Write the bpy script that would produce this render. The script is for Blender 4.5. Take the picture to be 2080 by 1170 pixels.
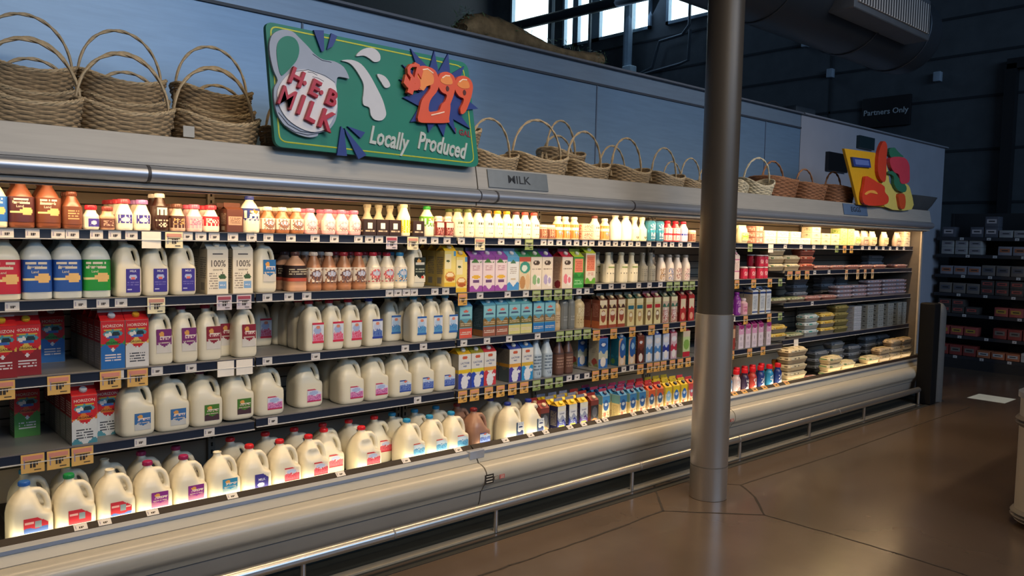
import bpy, bmesh, math, random
from mathutils import Vector, Matrix
from mathutils.geometry import tessellate_polygon
random.seed(7)
PI = math.pi
for o in list(bpy.data.objects): bpy.data.objects.remove(o)
SC = bpy.context.scene
COL = SC.collection
# ------------------------------------------------------------------ camera
F, CX, CY, CAMH = 1600.0, 1040.0, 585.0, 1.55
ax = Vector((1808, 63, -1600)).normalized()
up = Vector((545, 25000, 1600)).normalized(); up = (up - ax * up.dot(ax)).normalized()
ay = up.cross(ax)
RW = Matrix((ax, ay, up))                      # camera axes -> world axes
cam_d = bpy.data.cameras.new('camera'); cam = bpy.data.objects.new('camera', cam_d); COL.objects.link(cam)
cam.matrix_world = Matrix.Translation((0, 0, CAMH)) @ RW.to_4x4()
cam_d.sensor_width = 36; cam_d.lens = F / 2080 * 36; cam_d.clip_end = 100
SC.camera = cam
# ------------------------------------------------------------------ world, exposure
SC.view_settings.view_transform = 'Standard'; SC.view_settings.look = 'None'
SC.view_settings.gamma = 1; SC.view_settings.exposure = 0.0
W = bpy.data.worlds.new('world'); SC.world = W; W.use_nodes = True
W.node_tree.nodes['Background'].inputs[0].default_value = (0.30, 0.42, 0.62, 1)
W.node_tree.nodes['Background'].inputs[1].default_value = 0.10
# ------------------------------------------------------------------ large lights
def area(name, loc, target, sx, sy, power, color, spread=180):
    d = bpy.data.lights.new(name, 'AREA'); d.shape = 'RECTANGLE'; d.size = sx; d.size_y = sy
    d.energy = power; d.color = color; d.spread = math.radians(spread)
    o = bpy.data.objects.new(name, d); COL.objects.link(o)
    v = (Vector(target) - Vector(loc)).normalized()
    z = -v; x = Vector((1, 0, 0)); x = (x - z * x.dot(z)); x = x.normalized() if x.length > .01 else Vector((0, 1, 0))
    y = z.cross(x)
    o.matrix_world = Matrix.Translation(loc) @ Matrix((x, y, z)).transposed().to_4x4()
    return o
BLUE = (0.42, 0.66, 1.0); WARM = (1.0, 0.72, 0.42)
area('daylight_storefront', (5.0, -7.0, 5.0), (5.5, 4.0, 2.4), 9, 3, 340, BLUE)
area('daylight_high_windows', (12.2, 10.0, 6.6), (5.0, 3.0, 2.0), 8, 1.6, 120, BLUE)
area('ceiling_lamp_aisle', (2.3, 0.6, 5.5), (3.0, 1.8, 0), 3, 1.0, 40, WARM, 110)
area('case_front_fill', (1.6, -0.6, 3.9), (2.0, 3.4, .75), 3.2, .3, 20, (1.0, .82, .60), 75)  # pair of unseen fills, added to brighten the lower shelves from the aisle
area('case_front_fill', (5.6, -0.6, 3.9), (5.8, 3.4, .75), 3.6, .3, 22, (1.0, .80, .56), 75)
CASEW = (1.0, 0.70, 0.38)
for a, b, p in ((-0.7, 2.6, .72), (2.7, 4.9, .85), (5.0, 8.5, .80)):
    L = b - a
    area('case_canopy_lamp', ((a+b)/2, 3.345, 1.735), ((a+b)/2, 3.30, 0.9), L, .04, 24*L/3.3*p, CASEW)
    area('case_lip_lamp', ((a+b)/2, 3.285, 0.40), ((a+b)/2, 3.60, 0.46), L, .02, 3.4*L/3.3, (1.0, .86, .55))
sp = bpy.data.lights.new('skylight_beam', 'SPOT'); sp.energy = 160000; sp.shadow_soft_size = 0; sp.spot_size = math.radians(1.4); sp.spot_blend = .1; sp.color = (.6, .85, 1)
so = bpy.data.objects.new('skylight_beam', sp); COL.objects.link(so); so.location = (9.07, 2.72, 30)
# ------------------------------------------------------------------ pixel helpers (photo 2080x1170 -> place)
def ray(px, py): return RW @ Vector((px - CX, CY - py, -F))
def onY(px, py, y):
    r = ray(px, py); return Vector((0, 0, CAMH)) + r * (y / r.y)
def onZ(px, py, z=0.0):
    r = ray(px, py); return Vector((0, 0, CAMH)) + r * ((z - CAMH) / r.z)
def onX(px, py, x):
    r = ray(px, py); return Vector((0, 0, CAMH)) + r * (x / r.x)
RT = RW.transposed()
def proj(p):
    c = RT @ (Vector(p) - Vector((0, 0, CAMH))); return CX + F * c.x / -c.z, CY - F * c.y / -c.z
def xat(px, y, z):
    "world x of the point at height z, depth y that stands at photo column px"
    lo, hi = -1.0, 40.0
    for _ in range(40):
        m = (lo + hi) / 2
        if proj((m, y, z))[0] < px: lo = m
        else: hi = m
    return lo
# ------------------------------------------------------------------ materials
MATS = {}
def mat(rgb, rough=.5, metal=0.0, noise=.06, scale=20, emit=0, bump=0, bscale=80, spec=.5, stretch=None, key=None, coat=0):
    k = key or (tuple(round(c, 3) for c in rgb), rough, metal, noise, scale, emit, bump, bscale, spec, stretch, coat)
    if k in MATS: return MATS[k]
    m = bpy.data.materials.new('finish'); m.use_nodes = True; nt = m.node_tree; n = nt.nodes; l = nt.links
    b = n['Principled BSDF']
    b.inputs['Roughness'].default_value = rough; b.inputs['Metallic'].default_value = metal
    b.inputs['Specular IOR Level'].default_value = spec
    b.inputs['Coat Weight'].default_value = coat
    tc = n.new('ShaderNodeTexCoord'); mp = n.new('ShaderNodeMapping'); l.new(tc.outputs['Object'], mp.inputs[0])
    if stretch: mp.inputs['Scale'].default_value = stretch
    if noise:
        t = n.new('ShaderNodeTexNoise'); t.inputs['Scale'].default_value = scale; t.inputs['Detail'].default_value = 3
        l.new(mp.outputs[0], t.inputs[0])
        r = n.new('ShaderNodeValToRGB'); r.color_ramp.elements[0].position = .3; r.color_ramp.elements[1].position = .7
        r.color_ramp.elements[0].color = (*[max(0, c * (1 - noise)) for c in rgb], 1)
        r.color_ramp.elements[1].color = (*[min(1, c * (1 + noise)) for c in rgb], 1)
        l.new(t.outputs[0], r.inputs[0]); l.new(r.outputs[0], b.inputs['Base Color'])
    else: b.inputs['Base Color'].default_value = (*rgb, 1)
    if emit:
        b.inputs['Emission Color'].default_value = (*rgb, 1); b.inputs['Emission Strength'].default_value = emit
    if bump:
        t2 = n.new('ShaderNodeTexNoise'); t2.inputs['Scale'].default_value = bscale; l.new(mp.outputs[0], t2.inputs[0])
        bp = n.new('ShaderNodeBump'); bp.inputs['Strength'].default_value = bump; bp.inputs['Distance'].default_value = .01
        l.new(t2.outputs[0], bp.inputs['Height']); l.new(bp.outputs[0], b.inputs['Normal'])
    MATS[k] = m
    return m
def s2l(c): return tuple((x/12.92 if x <= .04045 else ((x+.055)/1.055)**2.4) for x in c)
def hx(h): return s2l(tuple(int(h[i:i+2], 16)/255 for i in (0, 2, 4)))
PC = {}
def ink(h, rough=.45):
    "printed or moulded colour by hex"
    if (h, rough) not in PC: PC[(h, rough)] = mat(hx(h), rough, noise=.03, scale=30, key=('ink', h, rough))
    return PC[(h, rough)]
# ------------------------------------------------------------------ mesh builder
class MB:
    def __init__(s): s.v = []; s.f = []; s.m = []; s.mats = []
    def mi(s, m):
        if m not in s.mats: s.mats.append(m)
        return s.mats.index(m)
    def add(s, vs, fs, m):
        o = len(s.v); i = s.mi(m); s.v += [tuple(v) for v in vs]
        for f in fs: s.f.append(tuple(o + k for k in f)); s.m.append(i)
        return s
    def box(s, c, d, m, bev=0.0, rz=0):
        x, y, z = c; a, b, h = d[0]/2, d[1]/2, d[2]/2
        if bev <= 0:
            vs = [(i*a, j*b, k*h) for k in (-1, 1) for j in (-1, 1) for i in (-1, 1)]
            fs = [(0, 2, 3, 1), (4, 5, 7, 6), (0, 1, 5, 4), (2, 6, 7, 3), (0, 4, 6, 2), (1, 3, 7, 5)]
        else:
            bev = min(bev, a*.9, b*.9, h*.9); vs = []; fs = []
            def ring(w, e, z_, r):
                pts = []
                for (sx, sy, t0) in ((1, 1, 0), (-1, 1, 1), (-1, -1, 2), (1, -1, 3)):
                    for q in (0, .5, 1):
                        t = (t0 + q) * PI/2
                        pts.append((sx*(w-bev) + r*math.cos(t), sy*(e-bev) + r*math.sin(t), z_))
                return pts
            R = [ring(a, b, -h, bev*.45), ring(a, b, -h+bev*.6, bev), ring(a, b, h-bev*.6, bev), ring(a, b, h, bev*.45)]
            for r in R: vs += r
            for q in range(3):
                for t in range(12): fs.append((q*12+t, q*12+(t+1) % 12, q*12+12+(t+1) % 12, q*12+12+t))
            fs.append(tuple(range(11, -1, -1))); fs.append(tuple(36+t for t in range(12)))
        if rz:
            c_, s_ = math.cos(rz), math.sin(rz); vs = [(p[0]*c_-p[1]*s_, p[0]*s_+p[1]*c_, p[2]) for p in vs]
        return s.add([(p[0]+x, p[1]+y, p[2]+z) for p in vs], fs, m)
    def extr_x(s, prof, x0, x1, m, cap=True):
        "profile of (y,z) extruded along x"
        n = len(prof); vs = [(x0, y, z) for y, z in prof] + [(x1, y, z) for y, z in prof]
        fs = [(i, (i+1) % n, n+(i+1) % n, n+i) for i in range(n)]
        if cap: fs += [tuple(range(n-1, -1, -1)), tuple(range(n, 2*n))]
        return s.add(vs, fs, m)
    def loft(s, rings, m, cap0=True, cap1=True, closed=True):
        n = len(rings[0]); vs = [p for r in rings for p in r]; fs = []
        for q in range(len(rings)-1):
            for t in range(n if closed else n-1): fs.append((q*n+t, q*n+(t+1) % n, q*n+n+(t+1) % n, q*n+n+t))
        if cap0: fs.append(tuple(range(n-1, -1, -1)))
        if cap1: fs.append(tuple((len(rings)-1)*n+t for t in range(n)))
        return s.add(vs, fs, m)
    def lathe(s, prof, m, n=20, c=(0, 0, 0), cap0=True, cap1=True):
        return s.loft([[(c[0]+r*math.cos(2*PI*t/n), c[1]+r*math.sin(2*PI*t/n), c[2]+z) for t in range(n)] for r, z in prof], m, cap0, cap1)
    def tube(s, pts, r, m, n=8, ry=None, cap=True):
        pts = [Vector(p) for p in pts]; rings = []; prev = None
        for i, p in enumerate(pts):
            d = (pts[min(i+1, len(pts)-1)] - pts[max(i-1, 0)]).normalized()
            if prev is None:
                a = d.cross(Vector((0, 1, 0)));  a = a if a.length > .05 else d.cross(Vector((1, 0, 0)))
            else: a = prev - d * prev.dot(d)
            a.normalize(); b = d.cross(a); prev = a
            rr = r[i] if isinstance(r, (list, tuple)) else r; r2 = rr if ry is None else ry
            rings.append([p + a*rr*math.cos(2*PI*t/n) + b*r2*math.sin(2*PI*t/n) for t in range(n)])
        return s.loft(rings, m, cap, cap)
    def prism(s, poly, m, y0, y1):
        "polygon of (x,z) given thickness from y0 (front) to y1; concave allowed"
        tr = [tuple(t) for t in tessellate_polygon([[Vector((x, z, 0)) for x, z in poly]])]
        n = len(poly); vv = [(x, y0, z) for x, z in poly] + [(x, y1, z) for x, z in poly]
        fs = tr + [tuple(n+k for k in reversed(t)) for t in tr] + [(i, (i+1) % n, n+(i+1) % n, n+i) for i in range(n)]
        return s.add(vv, fs, m)
    def text(s, st, m, size, at=lambda x, z, d: (x, d, z), depth=0.0, off=0, shear=0, x0=0, z0=0, sx=1, align='CENTER'):
        V, Fs = text_geo(st, depth, off, shear, align)
        s.add([at(x0 + v[0]*size*sx, z0 + v[1]*size, -v[2]*size) for v in V], Fs, m); return s
    def mesh(s, name, smooth=False, norm=True):
        me = bpy.data.meshes.new(name); me.from_pydata(s.v, [], s.f)
        for m in s.mats: me.materials.append(m)
        me.polygons.foreach_set('material_index', s.m)
        if norm:
            bm = bmesh.new(); bm.from_mesh(me); bmesh.ops.recalc_face_normals(bm, faces=bm.faces); bm.to_mesh(me); bm.free()
        if smooth:
            me.polygons.foreach_set('use_smooth', [True]*len(me.polygons))
            try: me.set_sharp_from_angle(angle=math.radians(40))
            except Exception: pass
        me.update(); return me
    def build(s, name, parent=None, smooth=True, norm=True, loc=None):
        return link(name, s.mesh(name, smooth, norm), parent, loc)
def link(name, me, parent=None, loc=None):
    o = bpy.data.objects.new(name, me); COL.objects.link(o); o.parent = parent
    if loc: o.location = loc
    return o
TG = {}
def text_geo(st, depth=0.0, off=0, shear=0, align='CENTER'):
    k = (st, depth, off, shear, align)
    if k in TG: return TG[k]
    cu = bpy.data.curves.new('lettering', 'FONT'); cu.body = st; cu.size = 1; cu.resolution_u = 2; cu.align_x = align; cu.align_y = 'CENTER'
    cu.extrude = depth; cu.offset = off; cu.shear = shear
    if depth: cu.bevel_depth = depth*.12; cu.bevel_resolution = 1
    o = bpy.data.objects.new('lettering', cu); COL.objects.link(o)
    dg = bpy.context.evaluated_depsgraph_get(); me = bpy.data.meshes.new_from_object(o.evaluated_get(dg))
    V = [tuple(v.co) for v in me.vertices]; Fs = [tuple(p.vertices) for p in me.polygons]
    bpy.data.objects.remove(o); bpy.data.curves.remove(cu); bpy.data.meshes.remove(me)
    TG[k] = (V, Fs); return TG[k]
# ------------------------------------------------------------------ tags and copies
def tag(o, label=None, cat=None, group=None, kind=None):
    if label: o['label'] = label
    if cat: o['category'] = cat
    if group: o['group'] = group
    if kind: o['kind'] = kind
    return o
def empty(name, loc=(0, 0, 0), rz=0, parent=None):
    o = bpy.data.objects.new(name, None); COL.objects.link(o); o.location = loc; o.rotation_euler.z = rz; o.empty_display_size = .05
    o.parent = parent; return o
KIDS = {}
def kids(o): return [c for c in o.children]
def dup(o, parent=None):
    c = o.copy(); COL.objects.link(c); c.parent = parent
    for ch in KIDS.get(o.name, ()): dup(ch, c)
    return c
def remember(o):
    KIDS[o.name] = list(o.children)
    for ch in o.children: remember(ch)
ORD = 'first second third fourth fifth sixth seventh eighth ninth tenth eleventh twelfth thirteenth fourteenth fifteenth sixteenth seventeenth eighteenth nineteenth twentieth'.split()
def nth(i):
    if i < 20: return ORD[i]
    t = (i+1)//10; u = (i+1) % 10; T = {2: 'twenty', 3: 'thirty', 4: 'forty', 5: 'fifty', 6: 'sixty', 7: 'seventy', 8: 'eighty'}[t]
    return {2: 'twentieth', 3: 'thirtieth', 4: 'fortieth', 5: 'fiftieth', 6: 'sixtieth', 7: 'seventieth', 8: 'eightieth'}[t] if u == 0 else T + '-' + ORD[u-1]
# ------------------------------------------------------------------ floor, walls, ceiling
def structure(o): o['kind'] = 'structure'; return o
def floor_mat():
    m = bpy.data.materials.new('polished_concrete'); m.use_nodes = True; nt = m.node_tree; n = nt.nodes; l = nt.links; b = n['Principled BSDF']
    tc = n.new('ShaderNodeTexCoord')
    t = n.new('ShaderNodeTexNoise'); t.inputs['Scale'].default_value = 1.3; t.inputs['Detail'].default_value = 4; t.inputs['Roughness'].default_value = .55
    l.new(tc.outputs['Object'], t.inputs[0])
    r = n.new('ShaderNodeValToRGB'); e = r.color_ramp.elements
    e[0].position = .25; e[0].color = (.075, .052, .036, 1); e[1].position = .80; e[1].color = (.125, .088, .062, 1)
    l.new(t.outputs[0], r.inputs[0]); l.new(r.outputs[0], b.inputs['Base Color'])
    t2 = n.new('ShaderNodeTexNoise'); t2.inputs['Scale'].default_value = 3; t2.inputs['Detail'].default_value = 2; l.new(tc.outputs['Object'], t2.inputs[0])
    mr = n.new('ShaderNodeMapRange'); mr.inputs[3].default_value = .17; mr.inputs[4].default_value = .27
    l.new(t2.outputs[0], mr.inputs[0]); l.new(mr.outputs[0], b.inputs['Roughness'])
    return m
fl = MB().box((4.5, 3.5, -.05), (19, 23, .1), floor_mat()).build('floor', smooth=False); structure(fl)
joint = mat((.025, .018, .014), .8)
def floor_joint(pts, w=.010, wob=0):
    m = MB(); P = [onZ(*p) for p in pts]
    if wob:
        Q = []
        for a, b in zip(P, P[1:]):
            k = max(2, int((b-a).length/.06))
            Q += [a + (b-a)*i/k + Vector((random.uniform(-wob, wob), random.uniform(-wob, wob), 0)) for i in range(k)]
        P = Q + [P[-1]]
    for a, b in zip(P, P[1:]):
        d = (b-a).normalized(); nrm = Vector((-d.y, d.x, 0))*w/2*random.uniform(.7, 1.3)
        m.add([a-nrm-d*.002+Vector((0, 0, .001)), b-nrm+d*.002+Vector((0, 0, .001)), b+nrm+d*.002+Vector((0, 0, .001)), a+nrm-d*.002+Vector((0, 0, .001))], [(0, 1, 2, 3)], joint)
    m.build('floor_joint', fl, smooth=False)
floor_joint([(1325, 977), (1347, 1038), (1552, 1046), (1534, 1010), (1504, 985)], .012, .003)
floor_joint([(1325, 977), (1410, 980), (1504, 985)], .010, .003)
floor_joint([(1264, 962), (1325, 977)], .008, .002)
floor_joint([(1347, 1038), (1260, 1070), (1150, 1110), (974, 1170), (860, 1215)], .012, .005)
floor_joint([(1552, 1046), (1700, 1088), (1843, 1131), (2080, 1205)], .010, .003)
floor_joint([(1504, 985), (1700, 922), (1850, 868), (1970, 827)], .011, .002)

BW = 4.10                                           # plane of the blue partition
panel_blue = mat((.215, .335, .49), .38, .25, noise=.05, scale=5, stretch=(1, 1, 10))
panel_top = mat((.25, .33, .43), .38, .25, noise=.05, scale=5, stretch=(1, 1, 10))
line_dark = mat((.05, .06, .08), .5)
w = MB(); w.box(((-2+7.48)/2, BW+.08, 2.72/2), (9.48, .16, 2.72), panel_blue)
w.box(((-2+7.48)/2, BW+.08, 2.785), (9.48, .16, .13), panel_top)
wl = structure(w.build('wall_back', smooth=False))
t = MB().box(((-2+7.48)/2, BW-.006, 2.715), (9.48, .014, .016), line_dark).build('trim_1', smooth=False); structure(t)
t = MB().box(((-2+7.48)/2, BW+.06, 2.857), (9.5, .2, .014), mat((.16, .17, .2), .5)).build('trim_2', smooth=False); structure(t)
t = MB()
for x in (2.05, 4.45, 6.825): t.box((x, BW-.003, 1.36+.0), (.010, .008, 2.70), mat((.15, .2, .29), .5))
structure(t.build('trim_3', smooth=False))
white_wall = mat((.42, .42, .47), .6, noise=.04, scale=4)
w = MB(); w.box(((7.49+11.25)/2, BW+.08, 1.425), (11.25-7.49, .16, 2.85), white_wall); w.box((11.17, BW+1.66, 1.425), (.16, 3, 2.85), white_wall)
structure(w.build('wall_back_white', smooth=False)); bpy.data.objects['wall_back_white'].name = 'wall_right_partition'
t = MB().box(((7.49+11.25)/2, BW+.06, 2.86), (3.8, .2, .014), mat((.3, .3, .33), .5)).build('trim_4', smooth=False); structure(t)
# far wall with a window band
XF = 12.5
def far(px, py, d=0): return onX(px, py, XF-d)
cmu = mat((.075, .085, .095), .75, noise=.12, scale=5)
wz0 = 5.72; wz1 = 8.2
w = MB()
w.box((XF+.15, 3.0, wz0/2), (.3, 24, wz0), cmu)
w.box((XF+.15, 3.0, 8.8), (.3, 24, 1.2), cmu)
wins = []
for (a, b) in ((12.95, 14.3), (10.1, 12.55), (8.65, 9.72), (7.86, 8.0)): wins.append((a, b))
ed = [15.0] + [v for a, b in sorted(wins, reverse=True) for v in (b, a)] + [-9]
for i in range(0, len(ed), 2): w.box((XF+.15, (ed[i]+ed[i+1])/2, (wz0+wz1)/2), (.3, abs(ed[i]-ed[i+1]), wz1-wz0), cmu)
structure(w.build('wall_far', smooth=False))
t = MB()
for z in (2.2, 2.95, 3.7, 4.32, 4.87, 5.5): t.box((XF-.006, 3, z), (.015, 24, .035), mat((.02, .024, .03), .8))
for y in (6.35, 3.3): t.box((XF-.006, y, 3), (.015, .03, 6), mat((.03, .035, .04), .8))
structure(t.build('trim_5', smooth=False))
glassy = mat((.72, .93, 1.0), .3, emit=3.2, noise=0, key='lit window')
frame = mat((.25, .33, .4), .5)
for i, (a, b) in enumerate(wins):
    r = structure(empty('window_%d' % (i+1), (XF, (a+b)/2, wz0)))
    MB().box((.12, 0, (wz1-wz0)/2), (.02, b-a, wz1-wz0), glassy).build('window_pane', r, smooth=False)
    f = MB(); f.box((.0, 0, .03), (.1, b-a, .06), frame); f.box((0, -(b-a)/2+.03, 1.24), (.1, .06, 2.48), frame); f.box((0, (b-a)/2-.03, 1.24), (.1, .06, 2.48), frame)
    if b-a > 2:
        for q, wd in ((.16, .16), (.40, .24), (.80, .07)): f.box((0, (b-a)/2-(b-a)*q, 1.24), (.1, wd, 2.48), frame)
    f.build('window_frame', r, smooth=False)
structure(MB().box((5.25, 15.1, 4.6), (14.8, .2, 9.2), mat((.05, .05, .055), .8)).build('wall_left', smooth=False))
cm_ = mat((.06, .07, .08), .8); m = MB()
for (x0, x1, y0, y1) in ((-3, 8.945, -8.2, 15.2), (9.195, 13, -8.2, 15.2), (8.945, 9.195, -8.2, 2.60), (8.945, 9.195, 2.84, 15.2)): m.box(((x0+x1)/2, (y0+y1)/2, 9.3), (x1-x0, y1-y0, .2), cm_)  # unseen ceiling; small gap added to square off the beam's patch on the floor
structure(m.build('ceiling', smooth=False))
# roof trusses and the sprinkler main seen over the partition
steel = mat((.22, .30, .35), .5, .4)
def truss(y0, x0, x1, z0, z1, label):
    m = MB(); 
    for z in (z0, z1): m.box(((x0+x1)/2, y0, z), (x1-x0, .12, .10), steel)
    n = int((x1-x0)/.9)
    for i in range(n):
        a = x0 + (x1-x0)*i/n; b = x0 + (x1-x0)*(i+1)/n
        m.tube([(a, y0, z0 if i % 2 else z1), (b, y0, z1 if i % 2 else z0)], .03, steel, 6)
    tag(m.build('roof_truss'), label, 'truss')
truss(8.2, 4, 12.45, 7.1, 8.3, 'grey steel roof truss nearest the camera above the blue partition')
truss(11.0, 4, 12.45, 6.9, 8.2, 'grey steel roof truss further back running to the lit windows')
m = MB(); a = far(1030, 58, .5); b = far(1262, 2, .5)
d = (b-a); m.tube([a-d*.6, b+d*.5], .11, mat((.03, .04, .05), .6), 10)
tag(m.build('ceiling_pipe'), 'dark slanting pipe crossing in front of the lit windows', 'pipe')
dk = mat((.05, .065, .08), .6)
for px, r_, lab in ((1120, .07, 'slim dark drop pipe left of the big lit window'), (1198, .035, 'thin dark conduit in front of the big lit window'), (1276, .09, 'pale square-edged wall pipe right of the big lit window')):
    p = far(px, 60, .25); tag(MB().tube([(p.x, p.y, 2.9), (p.x, p.y, 8.4)], r_, dk if r_ != .09 else frame, 8).build('wall_pipe'), lab, 'pipe')
m = MB(); pts = [far(*p, .12) for p in ((1300, 150), (1325, 137), (1332, 110), (1340, 84), (1386, 70), (1400, 50), (1402, 0))]
m.tube(pts, .03, dk, 6); tag(m.build('electrical_conduit'), 'bent dark conduit on the far wall under the right window', 'conduit')
m = MB(); pts = [far(*p, .2) for p in ((1290, 158), (1310, 150), (1380, 130), (1398, 122), (1402, 60))]
m.tube(pts, .03, dk, 6); tag(m.build('electrical_conduit'), 'lower dark conduit loop on the far wall beside the pillar', 'conduit')
for px, py, lab in ((1636, 87, 'small bright junction box on the far wall right of the pillar'), (1687, 149, 'small grey junction box on far wall beneath the duct'), (1905, 156, 'small grey junction box on far wall past the duct end')):
    p = far(px, py, .06); tag(MB().box(p, (.1, .10, .14), mat((.35, .42, .5), .5), .01).build('junction_box'), lab, 'junction box')
p = far(1278, 145, .3); tag(MB().box(p, (.2, .22, .2), mat((.5, .6, .65), .5), .02).build('junction_box'), 'pale box at the foot of the wall pipe above the partition', 'junction box')
# partners only sign
p = far(1782, 222, .35); s = empty('wall_sign', (XF-.04, p.y, p.z), math.radians(-90))
MB().box((0, 0, 0), (.74, .05, .46), mat((.012, .012, .014), .5), .01).build('sign_board', s)
q = MB(); 
q.text('Partners Only', mat((.55, .58, .6), .5), .12, at=lambda x, z, d: (x, -.027+d, z), depth=.02, off=.008)
q.build('sign_lettering', s)
tag(s, 'small black sign lettered Partners Only on the far wall', 'sign')
# tall dark frame on the far wall at right
p = far(2056, 130, .1)
m = MB(); m.box((XF-.08, p.y+.0, p.z/2), (.14, .14, p.z), mat((.01, .011, .013), .6)); m.box((XF-.08, p.y-.9, p.z), (.14, 1.9, .14), mat((.01, .011, .013), .6))
tag(m.build('door_frame', smooth=False), 'tall black opening frame on the far wall at right edge', 'door frame')
# wall openings in white partition
for (x0, y0, x1, y1, lab, hx_) in ((1740, 275, 1769, 306, 'square dark window panel high on the white partition', (.02, .04, .045)), (1677, 308, 1714, 352, 'black monitor screen low on the white partition behind baskets', (.01, .01, .012))):
    a = onY(x0, y0, BW); b = onY(x1, y1, BW)
    tag(MB().box(((a.x+b.x)/2, BW-.02, (a.z+b.z)/2), (b.x-a.x, .04, a.z-b.z), mat(hx_, .3)).build('wall_panel', smooth=False), lab, 'panel')
p = onY(1672, 236, BW); m = MB().box((p.x, BW+.3, 2.93), (.42, .22, .14), dk, .02); tag(m.build('speaker_box'), 'small dark box standing on top of the white partition', 'box')
# overhead duct
duct = empty('air_duct', (4.9, 3.3, 3.55)); dm = mat((.055, .065, .08), .42, .6, noise=.05, scale=4)
R_ = .36
m = MB(); ring = lambda x, r: [(x, r*math.cos(2*PI*t/36), r*math.sin(2*PI*t/36)) for t in range(36)]
m.loft([ring(-3.5, R_), ring(2.92, R_), ring(2.98, R_*.98), ring(3.0, R_*.93)], dm); m.build('duct_pipe', duct)
for x in (-2.4, -1.0, .4, 1.8, 2.7): m = MB(); m.loft([ring(x-.02, R_+.004), ring(x-.015, R_+.010), ring(x+.015, R_+.010), ring(x+.02, R_+.004)], dm, False, False); m.build('duct_seam', duct)
gr = MB(); gm = mat((.10, .11, .125), .5, .3)
gx0, gx1 = .95, 2.35
gr.box(((gx0+gx1)/2, -.36, -.06), (gx1-gx0, .24, .34), gm, .01); g = gr.build('grille_box', duct)
sl = MB(); sl.box(((gx0+gx1)/2, -.485, -.06), (gx1-gx0-.1, .02, .24), mat((.50, .47, .44), .6), .0)
for k in range(28): sl.box((gx0+.08+k*(gx1-gx0-.16)/27, -.498, -.06), (.006, .012, .24), gm)
sl.build('louvres', g, smooth=False)
tag(duct, 'large dark round ventilation duct with side grille overhead at right', 'duct')
# ------------------------------------------------------------------ pillar
pil = empty('steel_pillar', (4.05, 2.72, 0)); 
m = MB(); m.lathe([(.112, .002), (.112, 1.12), (.106, 1.122)], mat((.50, .46, .42), .36, .85, noise=.06, scale=2, stretch=(1, 1, .1)), 40); m.build('steel_sleeve', pil)
m = MB(); m.lathe([(.106, 1.12), (.106, 5.5)], mat((.048, .042, .036), .42, .1, noise=.06, scale=3), 40); m.build('painted_shaft', pil)
m = MB(); m.lathe([(.1125, .20), (.1132, .203), (.1125, .206)], mat((.1, .09, .08), .5), 40, cap0=False, cap1=False); m.build('sleeve_seam', pil)
tag(pil, 'tall round pillar, brown paint above a brushed steel sleeve', 'pillar')
# ------------------------------------------------------------------ refrigerated case
BAYS = [-.74, .37, 1.48, 2.62, 3.72, 4.95, 6.07, 7.28, 8.64]
YS = 3.40
SH = {1: [1.506]*8, 2: [1.235, 1.235, 1.235, 1.203, 1.226, 1.223, 1.283, 1.283], 3: [.945, .945, .945, .945, .932, .938, 1.012, 1.012], 4: [.655, .655, .664, .662, .669, .672, .697, .697]}
TOPZ = .0405; DECK = .334
def bay_of(x):
    for i in range(8):
        if x < BAYS[i+1]: return i
    return 7
white_enamel = mat((.40, .375, .32), .34, noise=.03, scale=6, coat=.2)
grey_enamel = mat((.25, .235, .215), .4, noise=.04, scale=6)
fascia_m = mat((.37, .36, .34), .45, .1, noise=.05, scale=5, stretch=(1, 1, 12))
alu = mat((.42, .46, .54), .38, .7, noise=.03, scale=3)
back_m = mat((.45, .37, .28), .55, noise=.04, scale=3)
shelf_m = mat((.30, .30, .29), .4, .3, noise=.05, scale=8)
chan_m = mat((.012, .017, .035), .35); black_m = mat((.015, .014, .015), .5)
slot_m = mat((.03, .025, .02), .8)
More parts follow.
